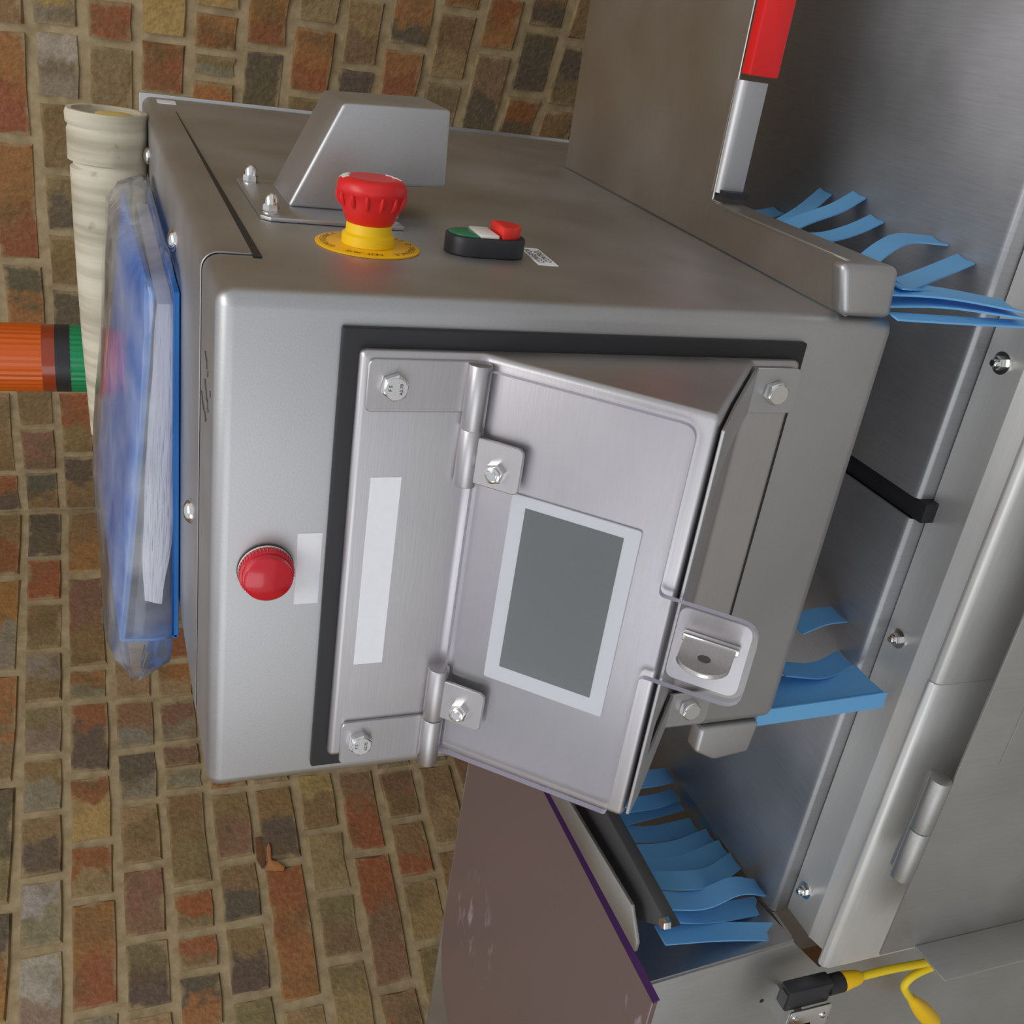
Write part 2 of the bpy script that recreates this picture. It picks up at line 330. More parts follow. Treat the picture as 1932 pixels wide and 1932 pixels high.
def struct(o, label=None):
    o['kind'] = 'structure'
    if label: o['label'] = label
    return o
def sub(o, label): o['label'] = label; return o
def rrect(x0, x1, y0, y1, r, n=5):
    pts = []
    for cx, cy, a0 in ((x1-r, y1-r, 0), (x0+r, y1-r, 90), (x0+r, y0+r, 180), (x1-r, y0+r, 270)):
        for k in range(n+1):
            a = math.radians(a0 + 90*k/n); pts.append((cx + r*math.cos(a), cy + r*math.sin(a)))
    return pts
XZ = lambda p, q, t: (p, t, q)      # polygon in X,Z extruded along Y
YZ = lambda p, q, t: (t, p, q)      # polygon in Y,Z extruded along X
XY = lambda p, q, t: (p, q, t)      # polygon in X,Y extruded along Z
def text_mesh(txt, size):
    c = bpy.data.curves.new('t', 'FONT'); c.body = txt; c.size = size; c.align_x = 'CENTER'; c.align_y = 'CENTER'; c.resolution_u = 2
    o = bpy.data.objects.new('t', c); COL.objects.link(o)
    dg = bpy.context.evaluated_depsgraph_get(); dg.update(); me = bpy.data.meshes.new_from_object(o.evaluated_get(dg))
    vs = [v.co.copy() for v in me.vertices]; fs = [tuple(p.vertices) for p in me.polygons]
    bpy.data.objects.remove(o); bpy.data.curves.remove(c); bpy.data.meshes.remove(me)
    return vs, fs
def put_text(mb, txt, size, org, right, up, h=0.0002):
    vs, fs = text_mesh(txt, size); org = Vector(org); right = Vector(right); up = Vector(up); nn = right.cross(up)
    mb.add([org + right*p.x + up*p.y + nn*h for p in vs], fs)

FLOOR_Z = -1.45
# ------------------------------------------------------------------ the setting: floor and two brick walls that meet in a corner
struct(MB().box(-4, 4, -4, 4, FLOOR_Z - 0.05, FLOOR_Z).build('floor', 'concrete'))
AL = 0.3645
CORN = V(-0.9494, 1.6317, 0)
DR = V(math.cos(AL), -math.sin(AL), 0); DL = V(-math.sin(AL), -math.cos(AL), 0)   # away from the corner along each wall
NR = V(-math.sin(AL), -math.cos(AL), 0); NL = V(math.cos(AL), -math.sin(AL), 0)   # into the room
PAL = {k: tuple(min(0.8, x*1.13) for x in lin(c)) for k, c in dict(r=(148, 96, 65), o=(158, 112, 70), d=(104, 92, 77), g=(140, 127, 107), b=(138, 112, 79), l=(134, 117, 83),
       t=(154, 129, 92), y=(172, 143, 92), w=(164, 155, 141), m=(137, 103, 82)).items()}
# unit brick: x = length, y = height, z = out of the wall (front at z = 0), slightly worn arrises
def brick_mesh(seed):
    rnd = random.Random(seed); j = lambda s: rnd.uniform(-s, s)
    vs = []
    for z, k in ((-1.0, 0.5), (-0.12, 0.5), (0.0, 0.455)):
        for sx, sy in ((-1, -1), (0, -1), (1, -1), (1, 0), (1, 1), (0, 1), (-1, 1), (-1, 0)):
            kx = k if z < 0 else 0.478
            vs.append((sx*kx + (j(0.012) if z > -1 else 0), sy*k + (j(0.03) if z > -1 else 0), z + (j(0.05) if z == 0 else 0)))
    fs = []
    for l in (0, 1):
        for i in range(8): fs.append((l*8+i, l*8+(i+1) % 8, (l+1)*8+(i+1) % 8, (l+1)*8+i))
    fs.append(tuple(16+i for i in range(8)))
    me = bpy.data.meshes.new('brick'); me.from_pydata(vs, [], fs); me.update(); me.materials.append(MATS['stock_brick'])
    me.polygons.foreach_set('use_smooth', [True]*len(me.polygons)); me.set_sharp_from_angle(angle=math.radians(50))
    return me
BRICKS = [brick_mesh(i) for i in range(6)]
def make_wall(name, D, N, zb, courses, smax, label):
    """zb = bed joint heights from the top; courses[k] = (list of perpend pixel rows, tones) seen in the photograph"""
    slab = MB(); p0 = CORN - D*0.3; p1 = CORN + D*3.2; b = N * -0.0042; bk = N * -0.25
    zt, zl = 1.3, FLOOR_Z
    slab.add([p0+b+V(0,0,zl), p1+b+V(0,0,zl), p1+b+V(0,0,zt), p0+b+V(0,0,zt), p0+bk+V(0,0,zl), p1+bk+V(0,0,zl), p1+bk+V(0,0,zt), p0+bk+V(0,0,zt)],
             [(0,1,2,3),(5,4,7,6),(4,0,3,7),(1,5,6,2),(3,2,6,7),(4,5,1,0)])
    mortar_mat(name + '_mortar', D); wl = struct(slab.build(name, name + '_mortar'), label)
    X = D; Z = V(0, 0, 1); Y = Z
    rot = Matrix((X, Y, N)).transposed() if X.cross(Y).dot(N) > 0 else Matrix((-X, Y, N)).transposed()
    sgn = 1 if X.cross(Y).dot(N) > 0 else -1
    def s_at(zc, vrow):
        lo, hi = 0.0, 2.6
        inc = proj(CORN + D*1.0 + Z*zc)[1] > proj(CORN + Z*zc)[1]
        for _ in range(40):
            mid = (lo+hi)/2; v = proj(CORN + D*mid + Z*zc)[1]
            if (v < vrow) == inc: lo = mid
            else: hi = mid
        return (lo+hi)/2
    rnd = random.Random(len(name))
    joint = 0.0125
    def brick(s0, s1, z0, z1, tone):
        if s1 - s0 < 0.03: return
        o = bpy.data.objects.new('brick', BRICKS[rnd.randrange(6)]); COL.objects.link(o); o.parent = wl
        L = s1 - s0 - joint; H = z1 - z0 - joint
        c = CORN + D*((s0+s1)/2) + Z*((z0+z1)/2) + N*rnd.uniform(-0.0012, 0.0012)
        o.matrix_local = Matrix.Translation(c) @ (rot @ Matrix.Diagonal((L, H, 0.05))).to_4x4() @ Matrix.Rotation(rnd.uniform(-0.012, 0.012), 4, 'Z')
        j = lambda c: tuple(max(0.01, x * rnd.uniform(0.93, 1.07)) for x in c)
        t = tone if tone else rnd.choice(['bl', 'rb', 'lb', 'ob', 'dl', 'tb', 'mb', 'rd', 'lt', 'bd', 'gt', 'or'])
        a = PAL[t[0]]; bcol = PAL[t[1]] if len(t) > 1 else a
        # the first tone is the one seen towards the picture's top (wall left: nearer the corner; wall right: away from it)
        o.color = (*j(a), 1); o['tone'] = list(j(bcol))
        o['aspect'] = L/H
        o['split'] = rnd.uniform(-0.1, 0.12) if len(t) > 1 else rnd.uniform(-0.6, 0.6)
        if (sgn < 0) ^ (name == 'wall_right'):
            o.color = (*j(bcol), 1); o['tone'] = list(j(a))
    for k in range(len(zb) - 1):
        z1, z0 = zb[k], zb[k+1]; zc = (z0+z1)/2; segs = []
        rows, tones = courses.get(k, ([], []))
        ss = [s_at(zc, r) for r in rows]
        vis = [(min(ss[i], ss[i+1]), max(ss[i], ss[i+1]), tones[i]) for i in range(len(tones))]
        vis = sorted(v for v in vis if v[2] != '.')
        cur = 0.0 if k % 2 == 0 else 0.0
        def fill(a, b2):
            alt = rnd.random() < 0.5
            while b2 - a > 0.02:
                ln = 0.112 if alt else 0.222; alt = not alt
                if b2 - a < ln + 0.07: ln = b2 - a
                brick(a, a+ln, z0, z1, None); a += ln
        for a, b2, t in vis:
            if a - cur > 0.035: fill(cur, a)
            elif a > cur: a = cur
            brick(max(a, cur), b2, z0, z1, t); cur = b2
        if smax - cur > 0.03: fill(cur, smax)
    return wl
# bed joints and the bricks read off the photograph (pixel rows of the perpends, tones)
zl = [0.1975, 0.1222, 0.0441, -0.0332, -0.1088, -0.1853, -0.2627, -0.339]
zl = [zl[0] + 0.076*2, zl[0] + 0.076] + zl + [-0.339 - 0.0765*i for i in range(1, 8)]
CL = {1: ([963, 1089, 1271, 1482, 1720, 1945], ['br', 'og', 'ol', 'dl', 'do']),
      2: ([972, 1052, 1135, 1228, 1327, 1427, 1535, 1657, 1792, 1950], ['d', 'r', 'bl', 'gl', 'lg', 'bg', 'ld', 'wg', 'wg']),
      3: ([972, 1083, 1259, 1321, 1460, 1590, 1695, 1910, 2010], ['bo', 'mb', 'og', 'rd', 'ry', 'rt', 'or', 'g']),
      4: ([1215, 1320, 1414, 1513, 1633, 1769, 1908, 2020], ['bt', 'bg', 'dg', 'tb', 'm', 'ld', 'tb']),
      5: ([1180, 1247, 1318, 1400, 1449, 1491, 1674, 1760, 1833, 1945], ['r', 'ot', 'mg', 'm', 'g', 'bl', 'rl', 'rb', 'do']),
      6: ([1490, 1624, 1740, 1878, 2000], ['bm', 'bd', 'bd', 'lb']),
      7: ([1480, 1626, 1893, 2010], ['bd', 'ro', 'tl']),
      8: ([1455, 1567, 1685, 1809, 1965], ['yb', 't', 'lb', 'lt']),
      9: ([1450, 1607, 1863, 2040], ['br', 'rm', 'bo']),
      10: ([1450, 1546, 1655, 1777, 1960], ['mb', 'br', 't', 'lt']),
      11: ([1440, 1597, 1760], ['bt', 'bo'])}
zr = [0.1239, 0.0535, -0.0203, -0.0945, -0.1686, -0.2399, -0.3147, -0.3826, -0.4594, -0.5315, -0.6028, -0.6758]
zr = [zr[0] + 0.0735*i for i in (3, 2, 1)] + zr + [-0.6758 - 0.073*i for i in range(1, 4)]
CR = {2: ([963, 890, 808, 640, 497, 262, 50, -60], ['db', 'm', 'b', 'do', 'or', 'or', 'b']),
      3: ([965, 859, 738, 640, 545, 441, 327, 192, 55, -40], ['db', 'rb', 'd', 'd', 'b', 'ld', 'b', 'wg', 'yg']),
      4: ([964, 890, 811, 700, 83, -5], ['dg', 'mo', 'l', '.', 'r']),
      5: ([182, 75, -50], ['r', 'y']),
      6: ([215, 150, 100, 22, -70], ['o', 'lg', 'or', 'y']),
      7: ([230, 93, -25], ['d', 'or']),
      8: ([180, 50, -60], ['or', 'bt']),
      9: ([230, 128, -5], ['db', 'tb']),
      10: ([190, 92, -15], ['or', 'od']),
      11: ([265, 154, 23, -80], ['lt', 'bt', 'o']),
      12: ([270, 99, -10], ['bd', 'ro']),
      13: ([275, 180, 58, -50], ['rd', 'd', 'bd'])}
# ground the hidden '.' gaps are filled with ordinary bricks
make_wall('wall_left', DL, NL, zl, CL, 1.5, 'old stock brick wall left of the corner')
make_wall('wall_right', DR, NR, zr, CR, 1.75, 'old stock brick wall right of the corner')

# splintered wooden plug in a bed joint of the left wall
def wl_px(u, v, off):
    d = ray(u, v); return CAM + d * ((NL.dot(CORN) + off - NL.dot(CAM)) / NL.dot(d))
wp = thing('wall_plug', 'splintered wooden plug stuck in a mortar joint of the brick wall', 'wall plug', wl_px(500, 1622, 0))
def chip(name, pts, o0, o1, mat):
    n = len(pts); mb = MB(); mb.add([wl_px(u, v, o0) for u, v in pts] + [wl_px(u, v, o1 - 0.0015*(k % 2)) for k, (u, v) in enumerate(pts)], [tuple(range(n)), tuple(range(2*n-1, n-1, -1))] + [(k, (k+1) % n, (k+1) % n + n, k + n) for k in range(n)])
    return mb.build(name, mat, wp, bevel=0.001, seg=1)
plain('plug_wood', (190, 128, 78), 0.8, noise=0.25, nscale=150, bump=0.5); plain('plug_dark', (120, 84, 56), 0.85, noise=0.3, nscale=150)
chip('splinter', [(500, 1642), (506, 1628), (503, 1600), (507, 1588), (511, 1600), (512, 1622), (524, 1626), (538, 1634), (536, 1643), (512, 1643)], -0.004, 0.0075, 'plug_wood')
chip('plug_core', [(481, 1580), (496, 1578), (501, 1590), (501, 1630), (494, 1640), (484, 1622)], -0.006, 0.002, 'plug_dark')
# ------------------------------------------------------------------ machine base (below the frame, carries everything)
mbse = thing('machine_base', 'stainless steel base frame under the conveyor bed', 'machine base', (-0.1, 0.3, FLOOR_Z))
MB().box(-0.555, 0.45, 0.0, 0.72, FLOOR_Z + 0.1, -0.531).build('base_body', 'steel_dull', mbse, bevel=0.004)
for x in (-0.5, 0.4):
    for y in (0.05, 0.67): MB().cyl((x, y, FLOOR_Z), (x, y, FLOOR_Z + 0.1), 0.025).build('foot', 'steel_dull', mbse)

# ------------------------------------------------------------------ control cabinet
cab = thing('control_cabinet', 'tall stainless steel control cabinet with rounded edges and overlapping lid', 'control cabinet', (-0.15, 0.6, -0.5305))
MB().prism([(0, 0), (0, -0.3975), (0.50, -0.3975), (0.50, -0.5305), (0.70, -0.5305), (0.70, 0)], YZ, -0.3, 0).build('body', 'steel_satin', cab, bevel=0.0085, seg=4)
lid = MB()
arc = lambda r, x, z, a0, a1: [(x + r*math.cos(math.radians(a0 + (a1-a0)*k/6)), z + r*math.sin(math.radians(a0 + (a1-a0)*k/6))) for k in range(7)]
lid.prism([(-0.290, 0.0003), (-0.290, 0.0009)] + arc(0.0094, -0.0082, -0.0085, 90, 0) + [(0.0012, -0.025), (0.0003, -0.025)] + arc(0.0085, -0.0082, -0.0082, 0, 90), XZ, 0.0665, 0.6)
sub(lid.build('lid', 'steel_satin', cab, bevel=0.0002, seg=1), 'folded sheet lid overlapping the side')
MB().prism([(0.062, -0.0295), (0.062, -0.0249), (0.590, -0.0249), (0.590, -0.0258)], YZ, 0.0002, 0.0010).build('lid_shadow', 'rubber_black', cab)  # no seal: black sliver put in as the lid flange's shadow and reflection
MB().box(-0.302, 0.0025, 0.7, 0.7025, -0.5305, 0.0025).build('back_flange', 'steel_satin', cab, bevel=0.001)
for (x, y) in ((-0.0349, 0.236), (-0.0349, 0.552), (-0.168, 0.104)):
    d = MB(); d.lathe((x, y, 0.0009), (0, 0, 1), [(0, 0.0078), (0.0012, 0.0078), (0.0032, 0.0066), (0.0046, 0.0040), (0.0052, 0.0001)], 24)
    d.build('dome_screw', 'steel_bright', cab)
MB().box(-0.1737, -0.1297, -0.0004, 0.0002, -0.0572, -0.0441).build('blank_label', 'label_white', cab)
MB().prism(rrect(0.646, 0.672, -0.0300, -0.0125, 0.0015, 2), lambda p, q, t: (t, p, q), 0.0002, 0.0008).build('tiny_sticker', 'label_white', cab)
# conveyor control label on the side: a tilted paper strip with two lines
A = V(0.0004, 0.1262, -0.1975); Dn = V(0.0004, 0.0841, -0.1946); wv = (A - Dn).normalized(); hv = V(0, wv.z, -wv.y)
lb = MB(); q = [Dn, A, A + hv*0.0125, Dn + hv*0.0125]
lb.add([v - V(0.0004, 0, 0) for v in q] + [v for v in q], [(0,1,2,3),(7,6,5,4),(0,4,5,1),(1,5,6,2),(2,6,7,3),(3,7,4,0)])
lo = lb.build('printed_label', 'label_white', cab)
tx = MB(); mid = (Dn + A)/2
put_text(tx, 'CONVEYOR', 0.0062, mid + hv*0.0036 + V(0.0001, 0, 0), wv, -hv)
put_text(tx, 'CONTROL', 0.0062, mid + hv*0.0090 + V(0.0001, 0, 0), wv, -hv)
tx.build('lettering', 'ink', lo)
# pen marks on the top edge
pen = MB()
def stroke(px, r=0.00035):
    pen.tube([at(u, v, 2, 0.0003) for u, v in px], r, 6)
for px in ([(387, 662), (388.5, 675), (390, 682), (390, 697)], [(392, 700), (391.5, 712)], [(386.5, 715), (387.5, 728), (389, 740), (389.5, 752), (391.5, 758)],
           [(380, 737), (381.5, 750), (382.5, 762), (385, 775)], [(396, 738), (396.5, 750)], [(391.5, 758), (391.5, 770), (392.5, 778)], [(386, 776), (387, 786), (387.5, 795), (389, 790)]):
    stroke(px)
pen.build('pen_marks', 'ink_soft', cab)

# ------------------------------------------------------------------ operator panel on the front
XL, XRR = -0.2752, -0.0237
K = V(0, -0.0115, -0.131); SD = V(0, -0.6685, -0.7437); SN = V(0, -0.7437, 0.6685)     # slope origin, down the slope, out of the slope
def sl(x, s, o=0.0): return K + V(x, 0, 0) + SD*s + SN*o
SLP = lambda x, s, t: sl(x, s, t)
op = thing('operator_panel', 'stainless touch screen housing with clear hinged cover and black gasket', 'operator panel', (-0.15, 0, -0.33))
g = MB(); gx0, gx1, gz0, gz1, gw = -0.2871, -0.0147, -0.3325, -0.0592, 0.03
oc = [(gx0, gz0), (gx1, gz0), (gx1, gz1), (gx0, gz1)]; ic = [(gx0+gw, gz0+gw), (gx1-gw, gz0+gw), (gx1-gw, gz1-gw), (gx0+gw, gz1-gw)]
g.add([V(x, y, z) for y in (-0.0045, 0.0003) for x, z in oc + ic], [f for k in range(4) for f in ((k, (k+1) % 4, 4+(k+1) % 4, 4+k), (8+k, 12+k, 12+(k+1) % 4, 8+(k+1) % 4), (k, 8+k, 8+(k+1) % 4, (k+1) % 4), (4+k, 4+(k+1) % 4, 12+(k+1) % 4, 12+k))])
sub(g.build('gasket', 'rubber_black', op, bevel=0.0012, seg=2), 'black rubber gasket')
h = MB(); RIDGE = (-0.0939, -0.2226)
h.prism([(-0.0045, -0.0672), (-0.0115, -0.0672), (-0.0115, -0.131), RIDGE, (-0.0115, -0.2935), (-0.0115, -0.3262), (-0.0045, -0.3262)], YZ, XL, XRR)
hs = h.build('housing', 'steel_panel', op, bevel=0.0034, seg=4, angle=20)
MB().box(-0.2092, -0.092, -0.0120, -0.0112, -0.0940, -0.0777).build('blank_label', 'label_white', op)
# hinges: leaf on the plate, two knuckles, leaf on the cover
def hexa(mb, o, ax, af, hgt, ph=0.2, up=(0, 0, 1)):
    r = af/2/math.cos(math.pi/6)
    mb.lathe(o, ax, [(0, r), (hgt*0.82, r), (hgt, r*0.86)], 6, 0, up, ph)
def hinge(x0, xm, x1, lx0, lx1, lz_top, leaf_hi_x, leaf2_x, bolt, nut):
    m = MB()
    m.prism(rrect(lx0, lx1, -0.1285, lz_top, 0.003, 3), XZ, -0.0140, -0.0114)
    m.prism(rrect(leaf2_x[0], leaf2_x[1], -0.002, 0.0318, 0.0032, 3), SLP, 0.0062, 0.0088)
    ho = m.build('hinge', 'steel_panel', op, bevel=0.0005, seg=1)
    for a, b in ((x0, xm), (xm, x1)):
        k = MB(); k.cyl((a + 0.0002, -0.0165, -0.1275), (b - 0.0002, -0.0165, -0.1275), 0.0063, 28); k.build('knuckle', 'steel_panel', ho, bevel=0.0006, seg=2)
    bo = MB(); hexa(bo, (bolt[0], -0.0138, bolt[1]), (0, -1, 0), 0.0128, 0.0056, 0.35)
    bo.lathe((bolt[0], -0.0138, bolt[1]), (0, -1, 0), [(0.0046, 0.0060), (0.0060, 0.0058)], 24); b = bo.build('hex_bolt', 'steel_bright', ho, bevel=0.0002, seg=1)
    st = MB(); put_text(st, 'F S', 0.0026, (bolt[0] + 0.0005, -0.0200, bolt[1] + 0.0030), (1, 0, 0), (0, 0, 1), 0.0001); put_text(st, 'A2-70', 0.0024, (bolt[0], -0.0200, bolt[1] - 0.0026), (1, 0, 0), (0, 0, 1), 0.0001)
    st.build('head_stamp', 'ink_soft', b)
    nn = MB(); o = sl(nut[0], nut[1], 0.0088); hexa(nn, o, SN, 0.0100, 0.0042, 0.3)
    nn.lathe(o, SN, [(0.0034, 0.0044), (0.0060, 0.0043), (0.0064, 0.0034), (0.0056, 0.0030)], 24); nn.cyl(o + SN*0.003, o + SN*0.0062, 0.0023, 16)
    nn.build('lock_nut', 'steel_bright', ho)
hinge(-0.0275, -0.0625, -0.0945, -0.0548, -0.0272, -0.0708, None, (-0.0915, -0.0655), (-0.0405, -0.0842), (-0.0815, 0.0182))
hinge(-0.2830, -0.2490, -0.2130, -0.2790, -0.2495, -0.0735, None, (-0.2455, -0.2195), (-0.2630, -0.0848), (-0.2353, 0.0182))
# touch screen
ts = MB().prism(rrect(-0.2115, -0.0935, 0.0266, 0.0987, 0.0015, 3), SLP, 0.0002, 0.0016).build('touch_screen', 'white_bezel', op, bevel=0.0003, seg=1)
MB().prism([(-0.2012, 0.0352), (-0.1000, 0.0352), (-0.1000, 0.0900), (-0.2012, 0.0900)], SLP, 0.0016, 0.0019).build('display', 'screen', ts)
# clear cover with a locking tab
def smooth_poly(pts):
    out = []
    n = len(pts)
    for i, (x, y, r) in enumerate(pts):
        p = Vector((x, y)); a = Vector(pts[i-1][:2]) - p; b = Vector(pts[(i+1) % n][:2]) - p
        if r == 0: out.append((x, y)); continue
        q0 = p + a.normalized()*r; q1 = p + b.normalized()*r
        for k in range(6):
            t = k/5; s = q0*(1-t)**2 + p*2*t*(1-t) + q1*t*t; out.append((s.x, s.y))
    return out
cover = smooth_poly([(-0.2715, 0.0045, 0.004), (-0.0300, 0.0045, 0.004), (-0.0300, 0.1145, 0.008), (-0.1235, 0.1145, 0.004), (-0.1235, 0.1690, 0.011),
                     (-0.1745, 0.1690, 0.011), (-0.1745, 0.1145, 0.004), (-0.2715, 0.1145, 0.003)])
cv = MB(); n = len(cover)
cv.add([sl(x, s, 0.0068) for x, s in cover], [tuple(range(n))], 0); cv.add([sl(x, s, 0.0028) for x, s in cover], [tuple(range(n-1, -1, -1))], 0)
for i in range(n):
    (x0, s0), (x1, s1) = cover[i], cover[(i+1) % n]
    cv.add([sl(x0, s0, 0.0028), sl(x1, s1, 0.0028), sl(x1, s1, 0.0068), sl(x0, s0, 0.0068)], [(0, 1, 2, 3)], 1)
sub(cv.build('clear_cover', 'acrylic', op, mats=['acrylic', 'acrylic_edge'], weld=True), 'clear plastic cover plate with locking tab')
ha = MB(); ha.prism(smooth_poly([(-0.1268, 0.1265, 0.006), (-0.1268, 0.1660, 0.007), (-0.1712, 0.1660, 0.007), (-0.1712, 0.1265, 0.006)]), SLP, -0.0002, 0.0022)
hso = ha.build('hasp_plate', 'steel_panel', op, bevel=0.0005, seg=1)
stp = MB(); x0, x1 = -0.1430, -0.1405
tong = [(0.1330, 0.002), (0.1330, 0.025)] + [(0.1465 - 0.0135*math.cos(a), 0.025 + 0.0125*math.sin(a)) for a in [math.pi*k/12 for k in range(1, 12)]] + [(0.1600, 0.025), (0.1600, 0.002)]
hole = [(0.1465 + 0.0030*math.cos(2*math.pi*k/16), 0.0165 + 0.0030*math.sin(2*math.pi*k/16)) for k in range(16)]
stp.prism(tong, lambda s, o, t: sl(t, s, o), x0, x1); sto = stp.build('staple', 'steel_cast', hso, bevel=0.0004, seg=1)
hl = MB(); hl.cyl(sl(x1 - 0.0002, 0.1465, 0.0235), sl(x1 + 0.00015, 0.1465, 0.0235), 0.0034, 20); hl.build('padlock_hole', 'plastic_grey_dark', hso)
MB().prism([(-0.1395, 0.1315), (-0.1440, 0.1315), (-0.1440, 0.1615), (-0.1395, 0.1615)], SLP, 0.0022, 0.0072).build('slot_collar', 'steel_bright', hso, bevel=0.0008, seg=2)
# lower bracket under the sloping face
RD = (V(0, -0.0115, -0.2935) - V(0, *RIDGE)).normalized(); RN = V(0, -RD.z, RD.y)
if RN.z > 0: RN = -RN
def rt(x, t, o): return V(x, *RIDGE) + RD*t + RN*o
RTP = lambda x, t, o: rt(x, t, o)
RL = (V(0, -0.0115, -0.2935) - V(0, *RIDGE)).length
br = MB(); br.prism(smooth_poly([(-0.0300, -0.0015, 0.001), (-0.0265, 0.030, 0), (-0.0265, RL - 0.002, 0), (-0.0540, RL - 0.002, 0), (-0.0540, 0.050, 0.006), (-0.0600, 0.022, 0.01), (-0.2450, 0.022, 0.01), (-0.2540, 0.050, 0.006),
    (-0.2540, RL - 0.002, 0), (-0.2810, RL - 0.002, 0), (-0.2810, 0.030, 0), (-0.2700, -0.0015, 0.001)]), RTP, 0.0016, 0.0036)
for a, b in ((-0.0540, -0.0265), (-0.2810, -0.2540)):
    br.prism(smooth_poly([(a, -0.2925, 0), (b, -0.2925, 0), (b, -0.3255, 0.005), (a, -0.3255, 0.005)]), XZ, -0.0156, -0.0134)
bro = br.build('lower_bracket', 'steel_satin', op, bevel=0.0004, seg=1)
for x in (-0.0405, -0.2660):
    bo = MB(); hexa(bo, (x, -0.0154, -0.309), (0, -1, 0), 0.0128, 0.0056, 0.35); bo.lathe((x, -0.0154, -0.309), (0, -1, 0), [(0.0046, 0.0060), (0.0060, 0.0058)], 24)
    bo.build('hex_bolt', 'steel_bright', bro, bevel=0.0002, seg=1)

# ------------------------------------------------------------------ pilot lamp
pl_ = thing('pilot_light', 'round red pilot light on the cabinet front', 'indicator light', (-0.150, 0, -0.0415))
MB().lathe((-0.150, 0, -0.0278), (0, -1, 0), [(0, 0.0150), (0.0014, 0.0150), (0.0016, 0.0140)], 40).build('seal_ring', 'plastic_black', pl_)
MB().lathe((-0.150, -0.0014, -0.0278), (0, -1, 0), [(0, 0.0146), (0.0012, 0.0146), (0.0013, 0.013)], 40).build('white_ring', 'white_plastic', pl_)
ln = MB(); ln.lathe((-0.150, -0.0026, -0.0278), (0, -1, 0), [(0, 0.0142), (0.0042, 0.0142), (0.0046, 0.0132), (0.0096, 0.0128), (0.0104, 0.0118), (0.0108, 0.0001)], 48)
for k in range(48):
    a = 2*math.pi*k/48; c = V(-0.150 + 0.0142*math.cos(a), -0.0028, -0.0278 + 0.0142*math.sin(a)); ln.cyl(c, c + V(0, -0.0040, 0), 0.0005, 5)
ln.build('lens', 'red_lens', pl_)

# ------------------------------------------------------------------ emergency stop on the side
EO = V(0, 0.104, -0.0950)
es = thing('emergency_stop_button', 'red mushroom emergency stop button on yellow collar and round legend plate', 'emergency stop', (0, 0.104, -0.125))
lg = MB().lathe(EO, (1, 0, 0), [(0.0002, 0.0298), (0.0010, 0.0300), (0.0014, 0.0294)], 64).build('legend_plate', 'yellow_plate', es)
tx = MB()
def ring_text(txt, th0, th1, r, size):
    for i, ch in enumerate(txt):
        if ch == ' ': continue
        th = math.radians(th0 + (th1-th0)*i/(len(txt)-1)); rad = V(0, math.sin(th), math.cos(th)); tan = V(0, math.cos(th), -math.sin(th))
        put_text(tx, ch, size, EO + rad*r + V(0.0015, 0, 0), tan, rad)
ring_text('EMERGENCY STOP', -26, 100, 0.0255, 0.0052)
ring_text('NOT-AUS', 268, 308, 0.0255, 0.0052)
ring_text("ARRET D'URGENCE", 116, 244, 0.0255, 0.0052)
tx.build('lettering', 'ink', lg)
MB().lathe(EO, (1, 0, 0), [(0.0014, 0.0148), (0.0016, 0.0152), (0.0070, 0.0150), (0.0082, 0.0132), (0.0140, 0.0128)], 48).build('collar', 'yellow_plastic', es)
hd = MB().lathe(EO, (1, 0, 0), [(0.0133, 0.0120), (0.0136, 0.0130), (0.0150, 0.0140), (0.0250, 0.0178), (0.0300, 0.0192), (0.0303, 0.0196), (0.0330, 0.0198), (0.0358, 0.0190), (0.0376, 0.0172), (0.0386, 0.0140), (0.0384, 0.0120), (0.0380, 0.0001)], 56).build('mushroom_head', 'red_plastic', es, smooth=50)
rb = MB()
for k in range(14):
    a = 2*math.pi*(k+0.3)/14; d = V(0, math.sin(a), math.cos(a))
    rb.tube([EO + V(x, 0, 0) + d*r for x, r in ((0.0222, 0.0158), (0.0245, 0.0176), (0.0280, 0.0190), (0.0308, 0.0194))], [0.0008, 0.0015, 0.0015, 0.0007], 8)
rb.build('grip_ribs', 'red_plastic', hd)
ar = MB()
def head_x(r):
    for (r0, x0), (r1, x1) in (((0.0120, 0.0384), (0.0140, 0.0386)), ((0.0140, 0.0386), (0.0172, 0.0376)), ((0.0172, 0.0376), (0.0192, 0.0356))):
        if r <= r1: return x0 + (x1-x0)*(r-r0)/(r1-r0)
    return 0.0356
for c0 in (-8, 134):
    ar = MB(); row = []
    for k in range(10):
        a = math.radians(c0 + k*5.6); d = V(0, math.sin(a), math.cos(a)); wid = 0.75 if k < 5 else (9.2-k)/4.2*1.3
        row.append([EO + V(head_x(r) + 0.0004, 0, 0) + d*r for r in (0.0160 - 0.0026*wid, 0.0160 - 0.001*wid, 0.0160 + 0.0010*wid, 0.0160 + 0.0022*wid)])
    ar.slab(row, 0.0004); ar.build('turn_arrow', 'white_plastic', hd)

